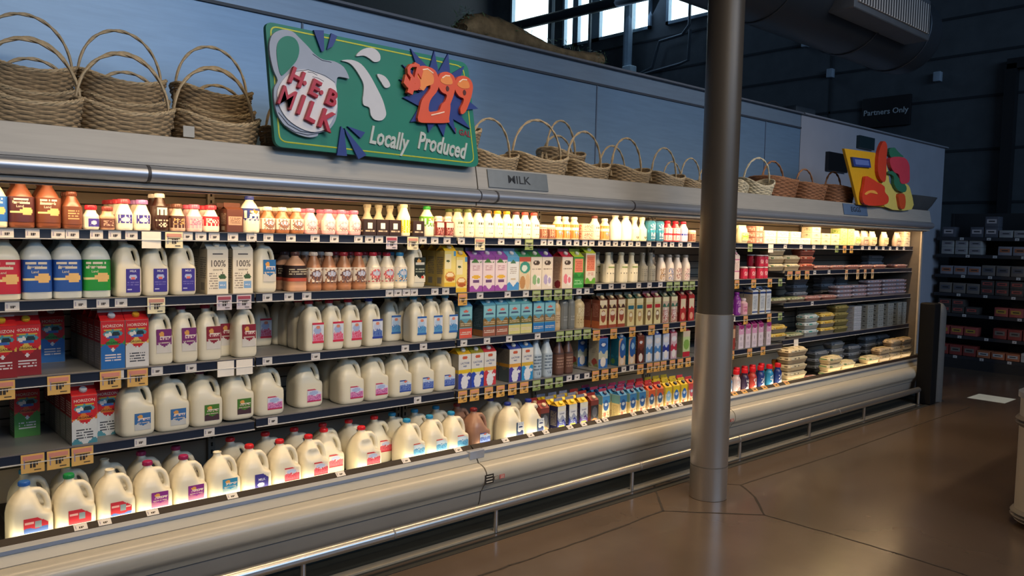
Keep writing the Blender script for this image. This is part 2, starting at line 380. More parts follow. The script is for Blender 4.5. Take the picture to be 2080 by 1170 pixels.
def make_module(i0, i1, label):
    x0, x1 = BAYS[i0], BAYS[i1]; g = .004; cx = (x0+x1)/2
    r = empty('refrigerated_case', (cx, 3.6, 0)); L = lambda m, nm, par=None, sm=True: link(nm, m.mesh(nm, sm), par or r, None if par else (-cx, -3.6, 0))
    a, b = x0+g, x1-g
    m = MB(); m.extr_x([(3.30, .0), (3.30, .09), (3.95, .09), (3.95, 0)], a, b, mat((.03, .042, .04), .5)); L(m, 'kick_plate', sm=False)
    m = MB(); m.extr_x([(3.95, .09), (3.95, 1.80), (4.03, 1.80), (4.03, .09)], a, b, back_m)
    for k in range(24):
        z = .5 + k*.055
        m.extr_x([(3.948, z), (3.948, z+.006), (3.951, z+.006), (3.951, z)], a, b, slot_m)
    L(m, 'back_panel', sm=False)
    for xx in [BAYS[k] for k in range(i0, i1+1)]:
        m = MB(); xx = min(max(xx, a+.02), b-.02); m.box((xx, 3.935, 1.06), (.034, .02, 1.45), mat((.4, .36, .3), .4, .4))
        for q in range(36): m.box((xx, 3.924, .40+q*.038), (.008, .003, .02), slot_m)
        L(m, 'shelf_upright', sm=False)
    m = MB(); m.extr_x([(3.24, 1.80), (3.24, 1.81), (3.262, 1.918), (3.28, 1.922), (3.30, 1.915), (3.30, 1.86), (4.03, 1.86), (4.03, 1.80), (3.46, 1.80), (3.46, 1.765), (3.32, 1.765), (3.32, 1.80)], a, b, fascia_m); L(m, 'fascia', sm=False)
    m = MB(); m.extr_x([(3.245, 1.799), (3.232, 1.797), (3.215, 1.788), (3.204, 1.772), (3.205, 1.755), (3.214, 1.742), (3.23, 1.734), (3.25, 1.732), (3.30, 1.734), (3.30, 1.799)], a, b, alu); L(m, 'canopy_nose')
    m = MB(); m.extr_x([(3.25, 1.730), (3.25, 1.712), (3.315, 1.708), (3.315, 1.764), (3.30, 1.764), (3.30, 1.731)], a, b, mat((.42, .36, .29), .5)); 
    m.extr_x([(3.28, 1.7095), (3.28, 1.704), (3.312, 1.704), (3.312, 1.7075)], a, b, mat((.25, .25, .27), .5)); L(m, 'lamp_housing', sm=False)
    m = MB(); m.tube([(a+.05, 3.39, 1.755), (b-.05, 3.39, 1.755)], .008, mat((1, .85, .6), .4, emit=2.0, noise=0, key='lit tube'), 8); L(m, 'lamp_tube')
    m = MB(); m.extr_x([(3.292, .314), (3.948, .314), (3.948, .354), (3.292, .354)], a, b, black_m)
    k = a+.03
    while k < b-.03: m.box((k, 3.6, .3545), (.006, .6, .002), mat((.05, .05, .05), .5)); k += .045
    L(m, 'deck_tray', sm=False)
    m = MB(); m.extr_x([(3.262, .430), (3.237, .412), (3.235, .405), (3.258, .405), (3.266, .415), (3.283, .30), (3.29, .30), (3.272, .428)], a, b, mat((.022, .015, .014), .45, spec=.25)); L(m, 'lip_strip', sm=False)
    m = MB(); m.extr_x([(3.236, .412), (3.212, .402), (3.210, .388), (3.235, .388)], a, b, alu); L(m, 'lip_rail', sm=False)
    m = MB(); m.extr_x([(3.215, .387), (3.192, .352), (3.20, .34), (3.26, .34), (3.26, .387)], a, b, white_enamel)
    pr = [(3.205, .350), (3.17, .346), (3.142, .335), (3.124, .315), (3.116, .292), (3.118, .268), (3.128, .250), (3.140, .240), (3.150, .225), (3.158, .208), (3.24, .208), (3.24, .35)]
    m.extr_x(pr, a, b, white_enamel); L(m, 'bumper_panel')
    m = MB(); m.extr_x([(3.168, .200), (3.176, .205), (3.30, .205), (3.30, .07), (3.235, .07), (3.195, .10), (3.175, .15)], a, b, grey_enamel); L(m, 'lower_panel')
    for s in (1, 2, 3, 4):
        for k in range(i0, i1):
            z = SH[s][k]; c0 = max(BAYS[k], a)+.004; c1 = min(BAYS[k+1], b)-.004
            m = MB(); m.box(((c0+c1)/2, 3.675, z+.030), (c1-c0, .52, .020), shelf_m)
            for e in (c0+.008, c1-.008): m.extr_x([(3.5, z+.02), (3.92, z+.006), (3.92, z+.02)], e-.003, e+.003, shelf_m)
            sh = L(m, 'shelf', sm=False)
            m = MB(); m.box(((c0+c1)/2, 3.407, z+.0205), (c1-c0, .008, .037), chan_m); m.box(((c0+c1)/2, 3.404, z+.0015), (c1-c0, .016, .003), mat((.55, .55, .55), .4)); m.box(((c0+c1)/2, 3.405, z+.0385), (c1-c0, .014, .003), mat((.1, .1, .12), .4))
            L(m, 'price_channel', sh, False)
    if i0 == 0 or i1 == 8:
        e0, e1 = (x1-.022, x1) if i1 == 8 else (x0, x0+.045)
        m = MB(); m.extr_x([(3.33, .43), (3.33, 1.764), (3.47, 1.764), (3.47, 1.80), (4.03, 1.80), (4.03, .09), (3.31, .09), (3.292, .43)], e0, e1, mat((.13, .105, .085), .5)); m.box(((e0+e1)/2, 3.322, 1.09), (e1-e0+.012, .016, 1.34), mat((.46, .38, .30), .45)); L(m, 'end_panel', sm=False)
    tag(r, label, 'refrigerated case'); return r
make_module(0, 3, 'left dairy case section holding the plain gallon milk jugs')
make_module(3, 5, 'middle dairy case section of cartons between bumper joint and pillar')
make_module(5, 8, 'right dairy case section of eggs ending at beige end panel')
# joint covers
m = MB(); m.box((2.62, 3.218, .392), (.10, .035, .045), mat((.45, .48, .55), .4, .5), .004); tag(m.build('joint_cover'), 'small grey clip cover over the bumper joint of the case', 'clip')
for px, lab in ((301, 'thin dark joint ring on the left of the canopy nose'), (1007, 'thin joint ring on canopy nose under the MILK plate'), (1285, 'thin joint ring on canopy nose before the pillar')):
    x = onY(px, 380, 3.23).x; m = MB(); m.extr_x([(3.244, 1.7995), (3.231, 1.798), (3.213, 1.789), (3.202, 1.772), (3.203, 1.754), (3.212, 1.741), (3.229, 1.732), (3.25, 1.731)], x-.006, x+.006, mat((.05, .05, .06), .5)); tag(m.build('joint_ring'), lab, 'joint ring')
# rating plates beside joint
for px, py, w_, h_, c, lab in ((989, 973, .06, .05, '2a2622', 'dark square rating plate on the bumper by the joint'), (1003, 970, .03, .02, '6a5f55', 'tiny grey sticker beside the rating plate'), (1015, 968, .035, .022, 'b05050', 'small red warning sticker on the bumper near joint'), (1482, 857, .045, .02, 'a04a48', 'small red sticker on the bumper right of the pillar')):
    p = onY(px, py, 3.135); m = MB(); m.box((0, 0, 0), (w_, .002, h_), ink(c)); 
    for q in range(3): m.box((0, -.0015, -h_*.3+q*h_*.3), (w_*.7, .001, h_*.1), ink('c8c0b0'))
    o = m.build('sticker', smooth=False); o.location = (p.x, 3.1150, .276 if h_ < .03 else .278); tag(o, lab, 'sticker')
# kick bumper rail
rl = empty('bumper_rail', (4.2, 3.06, 0)); m = MB(); st = mat((.62, .60, .57), .28, .9, noise=.03, scale=4)
m.tube([(-5.0, 0, .15), (3.87, 0, .15)], .026, st, 16); m.build('rail_tube', rl)
for x in (-2.2, -.4, .7, 2.2): m = MB(); m.tube([(x-.004, 0, .15), (x+.004, 0, .15)], .0275, mat((.2, .2, .2), .5), 16); m.build('rail_joint', rl)
for px, py in ((1004, 1081), (1280, 997), (1496, 930), (1641, 888), (1756, 855), (1853, 819)):
    x = onZ(px, py).x - 4.2; m = MB(); m.tube([(x, .01, .004), (x, .01, .13)], .013, st, 10); m.build('rail_post', rl)
for x in (1.55, .45, -.65): m = MB(); m.tube([(x-4.2, .01, .004), (x-4.2, .01, .13)], .013, st, 10); m.build('rail_post', rl)
m = MB(); m.box((-.62, .03, .006), (8.9, .05, .010), mat((.28, .25, .2), .5)); m.build('floor_flange', rl, smooth=False)
tag(rl, 'long steel kick rail on short posts in front of case', 'rail')
structure(MB().box((3.9, 3.0, .0015), (9.2, .05, .003), mat((.02, .02, .018), .6)).build('dark_floor_strip', smooth=False))  # narrow dark strip laid on the floor ahead of the rail
structure(MB().box((3.9, 3.2, .001), (9.2, .29, .002), mat((.03, .034, .032), .6)).build('floor_shade', smooth=False))  # shade under the case, put in as a dark sheet on the floor
# black guard post and grey bollard at the end of the case
m = MB(); m.box((0, 0, .5), (.15, .15, 1.0), mat((.005, .005, .006), .7, spec=.15), .02); o = m.build('guard_post'); p = onZ(1880, 820); o.location = (8.20, 3.04, 0); tag(o, 'black square guard post at the right end of case', 'post')
m = MB(); m.lathe([(.07, 0), (.07, .90), (.06, .95), (.035, .985), (.0, .995)], mat((.10, .10, .10), .6), 20); o = m.build('bollard'); o.location = (8.42, 3.04, 0); tag(o, 'grey dome-topped bollard just right of black guard post', 'bollard')
# header plates
def plate(pxa, pxb, pya, pyb, st_, lab, colr):
    x0 = onY(pxa, (pya+pyb)/2, 3.25).x; x1 = onY(pxb, (pya+pyb)/2, 3.25).x
    r = empty('header_plate', ((x0+x1)/2, 3.25, 1.862)); r.rotation_euler.x = math.radians(-11.5); w_ = x1-x0
    m = MB(); m.box((0, -.004, 0), (w_, .006, .098), colr, .001); m.build('plate', r)
    q = MB(); q.text(st_, ink('22262c'), .062, at=lambda x, z, d: (x, -.0075+d, z), depth=.02, off=.003, sx=1.25); q.build('plate_lettering', r)
    tag(r, lab, 'sign'); return r
plate(990, 1111, 345, 390, 'MILK', 'grey header plate lettered MILK on the canopy fascia', mat((.16, .19, .22), .5))
plate(1712, 1760, 420, 440, 'EGGS', 'blue header plate lettered EGGS on the canopy fascia', mat((.08, .14, .26), .5))
# ------------------------------------------------------------------ milk price sign
SY = 3.215
def smooth_poly(pts, k=4):
    n = len(pts); out = []
    for i in range(n):
        p0, p1, p2, p3 = [Vector(pts[(i+j-1) % n]) for j in range(4)]
        for q in range(k):
            t = q/k; out.append(tuple(.5*((2*p1)+(-p0+p2)*t+(2*p0-5*p1+4*p2-p3)*t*t+(-p0+3*p1-3*p2+p3)*t**3)))
    return out
def round_poly(pts, r=25, k=5):
    n = len(pts); out = []
    for i in range(n):
        a, b, c = Vector(pts[i-1]), Vector(pts[i]), Vector(pts[(i+1) % n])
        p = b+(a-b).normalized()*r; q = b+(c-b).normalized()*r
        for j in range(k+1):
            t = j/k; out.append(tuple(p*(1-t)**2+b*2*t*(1-t)+q*t*t))
    return out
sg = empty('milk_price_sign', (2.05, SY, 1.93))
def SG(u, v, y=SY): p = onY(500+u*.28201, 20+v*.28205, SY); return (p.x-2.05, p.z-1.93)
def spoly(pts, y0, y1, m, name, par=None, sm=0):
    if sm: pts = smooth_poly(pts, sm)
    P = [SG(*p) for p in pts]; mm = MB(); mm.prism(P, m, y0, y1); return mm.build(name, par or sg, smooth=False)
teal = mat(hx('1a7c6a'), .5, noise=.05, scale=6)
spoly(round_poly([(128, 85), (1585, 385), (1668, 1138), (200, 985)], 60), -.012, .012, teal, 'board')
# yellow border line
yel = ink('b9c23a'); bd = round_poly([(165, 120), (1553, 412), (1632, 1106), (232, 948)], 55)
mm = MB(); PP = [SG(*p) for p in bd]; mm.tube([(x, -.0125, z) for x, z in PP]+[(PP[0][0], -.0125, PP[0][1])], .0035, yel, 5, ry=.0015); mm.build('border_line', sg)
pit = spoly([(205, 515), (175, 440), (150, 330), (148, 240), (175, 180), (240, 152), (310, 165), (360, 210), (420, 270), (470, 325), (530, 365), (610, 378), (680, 420), (718, 498), (690, 495), (640, 490), (628, 520), (625, 600), (635, 700), (620, 800), (570, 870), (500, 890), (490, 912), (430, 922), (340, 895), (260, 840), (205, 760), (180, 660), (180, 570)], -.030, -.0125, mat(hx('9aa6bd'), .45, noise=.03), 'pitcher', sm=3)
spoly([(225, 475), (205, 400), (195, 300), (210, 235), (255, 200), (310, 205), (345, 240), (358, 300), (340, 370), (290, 430), (250, 470)], -.0325, -.0305, teal, 'handle_opening', pit, 3)
spoly([(200, 590), (250, 500), (320, 450), (420, 440), (540, 490), (610, 540), (628, 640), (618, 740), (560, 850), (470, 885), (370, 860), (270, 790), (210, 690)], -.036, -.0305, mat(hx('d9dbe3'), .4, noise=.02), 'milk_fill', pit, 3)
lin = ink('3a3f4c')
def sline(pts, r, m, name, par, y=-.0365):
    P = [SG(*p) for p in pts]; mm = MB(); mm.tube([(x, y, z) for x, z in P], r, m, 5, ry=.0008); return mm.build(name, par)
sline([(320, 452), (420, 440), (540, 482), (610, 530)], .0012, lin, 'outline', pit)
sline([(210, 745), (280, 830), (370, 880), (450, 890), (560, 872)], .0015, lin, 'outline', pit, -.0312)
sline([(250, 835), (330, 885), (420, 905), (500, 892)], .0015, lin, 'outline', pit, -.0312)
sline([(415, 455), (450, 460), (485, 480)], .001, lin, 'outline', pit); sline([(450, 490), (490, 500), (530, 522)], .001, lin, 'outline', pit)
sline([(455, 325), (520, 370), (590, 385)], .001, lin, 'outline', pit, -.0312)
red = mat(hx('b01f33'), .4, noise=.03)
def letter(ch, u, v, size, rot, m, d=.012, off=.03, par=None, y=-.036, sx=1.0, name='letter'):
    x, z = SG(u, v); V, Fs = text_geo(ch, d/size, .004 if ch == 'M' else off); c, s_ = math.cos(rot), math.sin(rot); mm = MB()
    mm.add([(x+(a*sx*c+b*s_)*size, y-d-e*size, z+(-a*sx*s_+b*c)*size) for a, b, e in V], Fs, m)
    return mm.build(name, par or sg, smooth=False)
R18 = math.radians(20)
for ch, u, v in (('H', 325, 505), ('E', 455, 580), ('B', 575, 650)): letter(ch, u, v, .098, R18, red, d=.009, off=.022, sx=.95)
for u, v in ((388, 545), (508, 612)): spoly([(u+13*math.cos(q*PI/5), v-8+17*math.sin(q*PI/5)) for q in range(10)], -.046, -.0362, red, 'letter')
for ch, u, v in (('M', 255, 650), ('I', 355, 700), ('L', 432, 752), ('K', 535, 808)): letter(ch, u, v, .118, R18, red, d=.009, off=.022, sx=.85)
wh = mat(hx('c9cdd8'), .45, noise=.02)
spoly([(668, 370), (740, 365), (810, 395), (870, 470), (920, 560), (960, 640), (980, 700), (990, 760), (960, 798), (910, 795), (880, 760), (870, 708), (830, 690), (822, 650), (828, 600), (828, 540), (800, 480), (760, 420), (720, 385)], -.022, -.0125, wh, 'milk_splash', sm=3)
spoly([(776, 338), (800, 305), (850, 280), (905, 285), (945, 325), (945, 370), (905, 380), (870, 355), (830, 335)], -.022, -.0125, wh, 'milk_splash', sm=3)
spoly([(925, 468), (975, 480), (1010, 520), (1018, 555), (985, 565), (955, 525)], -.022, -.0125, wh, 'milk_splash', sm=3)
bl = mat(hx('243a86'), .45, noise=.03)
for P in ([(468, 152), (540, 155), (545, 300), (525, 308)], [(595, 175), (638, 195), (605, 270), (565, 290)], [(665, 842), (688, 870), (708, 1055), (636, 1050)], [(690, 855), (848, 1048), (790, 1078), (705, 900)], [(712, 842), (838, 885), (805, 928)]):
    spoly(P, -.024, -.0125, bl, 'accent_wedge')
spoly([(1105, 400), (1230, 470), (1165, 285), (1300, 430), (1335, 300), (1365, 450), (1435, 320), (1450, 470), (1550, 410), (1520, 500), (1560, 640), (1650, 715), (1555, 725), (1530, 770), (1595, 860), (1470, 790), (1490, 895), (1425, 800), (1402, 915), (1350, 810), (1295, 885), (1280, 800), (1165, 810), (1230, 700), (1110, 635), (1230, 600), (1085, 505), (1200, 510)], -.024, -.0125, bl, 'starburst')
ora = mat(hx('e0572a'), .35, noise=.03); hi = mat(hx('f09040'), .35, noise=.03); lt = ink('ffe0c8')
def blob(pts, y0, y1, m, nm, par=None): return spoly(pts, y0, y1, m, nm, par, 3)
pn = blob([(1180, 470), (1195, 425), (1250, 412), (1320, 440), (1350, 500), (1350, 560), (1335, 600), (1290, 660), (1280, 735), (1320, 737), (1356, 728), (1372, 690), (1400, 668), (1435, 690), (1425, 790), (1420, 818), (1300, 820), (1205, 808), (1215, 720), (1235, 650), (1290, 575), (1280, 530), (1250, 580), (1200, 580), (1170, 530)], -.042, -.0245, ora, 'numeral')
blob([(1195, 500), (1215, 445), (1270, 440), (1310, 480), (1310, 540), (1260, 560), (1240, 590), (1205, 560)], -.0435, -.0422, hi, 'highlight', pn)
def nine(du, dv):
    P = [(1345, 510), (1365, 465), (1410, 455), (1455, 480), (1475, 530), (1465, 600), (1445, 660), (1420, 715), (1392, 728), (1385, 690), (1404, 650), (1408, 618), (1375, 600), (1350, 560)]
    p = blob([(u+du, v+dv) for u, v in P], -.0414-.0002*(du > 0), -.0247, ora, 'numeral')
    blob([(1402+du, 570+dv), (1412+du, 555+dv), (1424+du, 570+dv), (1422+du, 590+dv), (1408+du, 592+dv)], -.0435, -.0416, ink('5a2418'), 'counter', p)
    blob([(1362+du, 520+dv), (1380+du, 488+dv), (1412+du, 478+dv), (1440+du, 498+dv), (1448+du, 540+dv), (1400+du, 545+dv)], -.0432, -.0422, hi, 'highlight', p)
    sline([(1375+du, 500+dv), (1400+du, 482+dv), (1430+du, 485+dv)], .003, lt, 'glint', p, -.044)
nine(0, 0); nine(122, 28)
sline([(1235, 440), (1270, 435), (1310, 465)], .003, lt, 'glint', pn, -.044); sline([(1295, 765), (1340, 755), (1390, 742)], .003, lt, 'glint', pn, -.044)
letter('$', 1165, 500, .165, math.radians(15), ora, d=.010, off=.05, y=-.028, name='currency_sign')
x_, z_ = SG(1545, 888); mm = MB(); mm.text('1 GAL', ink('8c2a38'), .040, at=lambda x, z, d: (x_+x, -.0135+d, z_+z-.10*x), depth=.02, off=.02); mm.build('small_lettering', sg)
cr = mat(hx('b9c4c4'), .45)
mm = MB(); x1_, z1_ = SG(1010, 935); mm.text('Locally', cr, .115, at=lambda x, z, d: (x1_+x, -.014+d, z1_+z-.10*x), depth=.03, off=.022, shear=.3, sx=.66); mm.build('script_lettering', sg); mm = MB()
x2_, z2_ = SG(1395, 985); mm.text('Produced', cr, .115, at=lambda x, z, d: (x2_+x, -.014+d, z2_+z-.10*x), depth=.03, off=.022, shear=.3, sx=.66); mm.build('script_lettering', sg)
sg.rotation_euler.x = 0
tag(sg, 'green milk price sign with pitcher and orange $2.99 above case', 'sign')
# ------------------------------------------------------------------ produce sign at the right
vs = empty('produce_sign', (7.9, 3.235, 1.93)); PY = 3.235
def VG(u, v): p = onY(1680+u*.14531, 280+v*.1453, PY); return (p.x-7.9, p.z-1.93)
def vpoly(pts, y0, y1, m, name, sm=3):
    if sm: pts = smooth_poly(pts, sm)
    mm = MB(); mm.prism([VG(*p) for p in pts], m, y0, y1); return mm.build(name, vs, smooth=False)
vpoly([(225, 150), (660, 210), (690, 600), (830, 640), (900, 640), (1100, 650), (1165, 1000), (420, 935), (330, 560)], -.01, .012, ink('d9a520'), 'board', 0)
vpoly([(760, 250), (830, 480), (870, 660), (1080, 640), (1150, 760), (1160, 1000), (780, 960), (740, 620)], -.016, -.0102, ink('d6c76a'), 'pale_panel')
vpoly([(730, 50), (780, 120), (770, 300), (760, 590), (700, 600), (650, 470), (665, 200)], -.04, -.0102, ink('c8402a'), 'carrot')
vpoly([(480, 540), (560, 570), (640, 620), (740, 680), (750, 760), (800, 830), (780, 920), (640, 950), (470, 930), (430, 820), (460, 650)], -.04, -.0162, ink('d2402a'), 'tomato')
vpoly([(460, 780), (520, 740), (600, 740), (640, 790), (540, 770), (480, 800)], -.044, -.0402, ink('eea64c'), 'tomato_highlight')
vpoly([(800, 170), (870, 140), (910, 180), (960, 230), (1000, 270), (900, 290), (820, 270)], -.045, -.0162, ink('2f6f58'), 'leaf')
vpoly([(820, 280), (1000, 280), (1070, 370), (1080, 480), (1070, 620), (960, 640), (930, 520), (860, 480), (810, 380)], -.05, -.0162, ink('c23c50'), 'berry')
vpoly([(780, 490), (860, 470), (930, 560), (1040, 680), (1020, 760), (930, 740), (870, 650), (860, 540)], -.046, -.0162, ink('2f6f58'), 'leaf')
vpoly([(940, 790), (1020, 790), (1040, 900), (1020, 990), (970, 985), (950, 900)], -.04, -.0162, ink('c8502a'), 'small_carrot')
vpoly([(305, 270), (550, 300), (570, 420), (330, 400)], -.03, -.0102, ink('2c3f86'), 'name_plate', 0)
vpoly([(335, 300), (530, 322), (540, 392), (350, 375)], -.033, -.0302, ink('5d74b8'), 'name_panel', 0)
tag(vs, 'yellow produce sign with carrot, tomato and berries above egg section', 'sign')
# ------------------------------------------------------------------ baskets
def wicker(h, h2): return mat(hx(h), .65, noise=.22, scale=60)
def make_basket(name, W_, D_, H_, hh, c1, c2, nr=14, dip=.048, n=72):
    root = empty(name); ma = wicker(c1, c2); mb_ = wicker(c2, c2)
    def pt(t, k, zz=None, off=0):
        f = k; a = W_/2*(.80+.20*f)+off; b = D_/2*(.80+.20*f)+off
        e = .75; cx, sy = math.cos(t), math.sin(t)
        x = a*math.copysign(abs(cx)**e, cx); y = b*math.copysign(abs(sy)**e, sy)
        z = H_*f - dip*f*f*(1-abs(cx)**1.5)*1.0
        return Vector((x, y, z))
    m = MB()
    for r in range(nr):
        f = (r+.5)/nr; pts = [pt(2*PI*i/n, f, off=.003*math.sin(2*PI*i/6+r*PI)) for i in range(n)]
        rr = H_/nr*.56; rings = []
        for i in range(n):
            d = (pts[(i+1) % n]-pts[i-1]).normalized(); o_ = Vector((d.y, -d.x, 0)).normalized(); u_ = Vector((0, 0, 1))
            rings.append([pts[i]+o_*rr*.7*math.cos(q*PI/2.5)+u_*rr*math.sin(q*PI/2.5) for q in range(5)])
        rings.append(rings[0]); m.loft(rings, ma, False, False)
    m.loft([[pt(2*PI*i/24, .02) for i in range(24)], [pt(2*PI*i/24, .0)*.02 + Vector((0, 0, .004)) for i in range(24)]], ma)
    m.build('woven_body', root)
    m = MB()
    for ph in (0, 1, 2):
        pts = []
        for i in range(n+1):
            t = 2*PI*i/n; a = 18*t+ph*2*PI/3; p = pt(t, 1.0); pts.append(p+Vector((math.cos(t), math.sin(t), 0))*.004*math.cos(a)+Vector((0, 0, .006+.005*math.sin(a))))
        m.tube(pts, .0045, mb_, 5, cap=False)
    m.build('braided_rim', root)
    m = MB()
    for ph in (0, 1):
        pts = []
        for i in range(33):
            u = i/32*PI; x = -W_/2*.97*math.cos(u); z = H_*.62+(H_*.38+hh)*math.sin(u)**.8
            a = u*9+ph*PI; pts.append(Vector((x, .004*math.cos(a), z+.003*math.sin(a))))
        m.tube(pts, .0052, mb_, 6)
    m.build('hoop_handle', root)
    remember(root); return root
PB = {}
def basket(kind, x, y, z, label, grp, rz=0, sc=1.0, tilt=0, hs=1):
    if kind not in PB:
        PB[kind] = [make_basket('wicker_basket', .36, .27, .175, .20, 'a38e70', 'bdaa8a') if kind == 'tan' else
                    make_basket('wicker_basket', .44, .32, .20, .13, '96684a', 'a67654', dip=.02) if kind == 'brown' else
                    make_basket('woven_bag', .26, .22, .16, .16, 'c4baa0', 'd0c6ac', nr=10), False]
    src, used = PB[kind]; o = dup(src) if used else src; PB[kind][1] = True
    o.location = (x, y, z); o.rotation_euler = (tilt, 0, rz); o.scale = (sc, sc, sc*hs); tag(o, label, 'basket', grp)
    return o
RZ = 1.862
names = ['at the left edge of the photo', 'second column from left', 'third column just left of milk sign']
for i, (pf, pb) in enumerate(((58, 52), (252, 245), (436, 430))):
    xf = xat(pf, 3.45, 1.95); xb = xat(pb, 3.76, 2.12)
    basket('tan', xf, 3.45, RZ, 'tan wicker basket with hoop handle, front row, ' + names[i], 'wicker baskets left of milk sign', .03*i, 1.03)
    basket('tan', xb+.03, 3.765, RZ, 'tan wicker basket in back stack, lowest, ' + names[i], 'wicker baskets left of milk sign', .05)
    basket('tan', xb+.015, 3.76, RZ+.085, 'tan wicker basket in back stack, middle one, ' + names[i], 'wicker baskets left of milk sign', -.04, .99)
    basket('tan', xb, 3.755, RZ+.175, 'tan wicker basket in back stack, topmost, ' + names[i], 'wicker baskets left of milk sign', .02*i, .99)
basket('tan', 1.78, 3.60, RZ, 'tan wicker basket mostly hidden behind left side of milk sign', 'wicker baskets left of milk sign', .1)
R8 = [(xat(px_, y_, 1.95), y_) for px_, y_ in ((995, 3.47), (1090, 3.49), (1186, 3.49), (1272, 3.49), (1348, 3.48), (1402, 3.48), (1438, 3.49))]
pos = ['peeking out right of the milk sign', 'second right of the milk sign', 'third right of the milk sign', 'fourth right of the milk sign', 'fifth right of the milk sign', 'sixth right of the milk sign', 'half hidden behind the pillar']
for i, (x, y) in enumerate(R8):
    s_ = (.95, 1.05, .98, .98, .9, .78, .7)[i]
    basket('tan', x, y, RZ, 'tan wicker basket in the front row, ' + pos[i], 'wicker baskets between sign and pillar', (.1, -.12, .06, .08, .08, .08, 0)[i], s_)
basket('tan', 2.64, 3.50, RZ+.125, 'tan wicker basket nested on top, peeking out right of sign', 'wicker baskets between sign and pillar', .05, .92)
basket('tan', 2.72, 3.78, RZ, 'tan wicker basket in the back row right of milk sign', 'wicker baskets between sign and pillar', .1, .95)
basket('tan', 3.78, 3.79, RZ+.1, 'tan wicker basket raised behind the third front one', 'wicker baskets between sign and pillar', .2, 1.0)
basket('tan', 3.76, 3.80, RZ, 'tan wicker basket under the raised one in back row', 'wicker baskets between sign and pillar', .1, 1.0)
basket('tan', 4.30, 3.79, RZ+.001, 'tan wicker basket behind the fourth front one', 'wicker baskets between sign and pillar', .1, .95)
basket('tan', 5.0, 3.79, RZ+.001, 'tan wicker basket behind the sixth front one', 'wicker baskets between sign and pillar', .1, .8)
basket('tan', 5.66, 3.82, RZ, 'tan wicker basket in the back row hidden by pillar', 'wicker baskets between sign and pillar', .1, .8)
basket('bag', 5.30, 3.43, RZ, 'pale woven bag-shaped basket just right of the pillar', 'pale woven bags by the pillar', .6, .95)
basket('bag', 5.60, 3.44, RZ+.02, 'second pale woven bag leaning over the canopy edge', 'pale woven bags by the pillar', -.3, 1.05, tilt=.12)
for i, (x, s_) in enumerate(((5.98, 1.10), (6.50, 1.02), (7.02, 1.06))):
    basket('brown', x, 3.50, RZ, ('largest dark brown wicker basket with hoop handle right of pillar', 'dark brown wicker basket in the middle of the three', 'dark brown wicker basket touching the produce sign')[i], 'brown wicker baskets', .15, s_)
p = onY(1880, 400, 3.5)
m = MB(); gb = mat((.07, .075, .08), .5)
def rr(w_, d_, z): return [(w_*math.copysign(abs(math.cos(t*PI/16))**.5, math.cos(t*PI/16)), d_*math.copysign(abs(math.sin(t*PI/16))**.5, math.sin(t*PI/16)), z) for t in range(32)]
m.loft([rr(.20, .12, 0), rr(.30, .18, .10), rr(.42, .2, .19), rr(.415, .195, .19), rr(.29, .17, .10), rr(.19, .11, .01)], gb); o = m.build('display_bowl'); o.location = (8.66, 3.5, RZ+.02); 
tag(o, 'grey flared display bowl at the right end of canopy', 'bowl')
# price ticket clipped on a basket
p = onY(363, 247, 3.33); m = MB(); m.box((0, 0, 0), (.045, .002, .045), mat((.45, .45, .43), .5)); o = m.build('paper_tag', smooth=False); o.location = (1.165, 3.33, 1.955); tag(o, 'small grey paper tag hanging between second and third baskets', 'tag')
# moss bundle on the partition
gd = empty('garland_bundle', (3.88, 4.2, 2.865)); m = MB(); bm_ = mat((.20, .14, .07), .9, noise=.35, scale=14, bump=.8, bscale=40)
rings = []
for i in range(30):
    t = i/29; x = -.68+1.36*t; hgt = (.13+.04*math.sin(t*7))*(1-t*.35)*(min(1, t*8+.5)); 
    rings.append([(x, .11*math.cos(q*PI/7)*(1-.3*t), max(.0, hgt*.5+hgt*.62*math.sin(q*PI/7)*(1+.12*math.sin(q*3+i*2.1)))) for q in range(14)])
m.loft(rings, bm_); m.build('bark_roll', gd)
m = MB(); gm_ = [mat((.05, .12, .05), .8), mat((.08, .16, .07), .8), mat((.2, .3, .28), .8)]
for i in range(420):
    t = random.choice((random.uniform(-.7, -.5), random.uniform(.58, .7), random.uniform(-.7, .6))); top = .17*(1-(t+.68)/1.36*.35)
    x = t; y = random.uniform(-.1, .05); z = top*random.uniform(.55, 1) if abs(t) < .5 else top*random.uniform(.1, 1)
    d = Vector((random.uniform(-1, 1), random.uniform(-1, .3), random.uniform(-.2, 1))).normalized()*random.uniform(.02, .05); s_ = Vector((.003, 0, .003))
    p0 = Vector((x, y, z)); m.add([p0-s_, p0+s_, p0+d], [(0, 1, 2)], random.choice(gm_))
m.build('green_fringe', gd, smooth=False)['kind'] = 'stuff'; tag(gd, 'brown bark roll with green fringe lying on top of partition', 'garland')
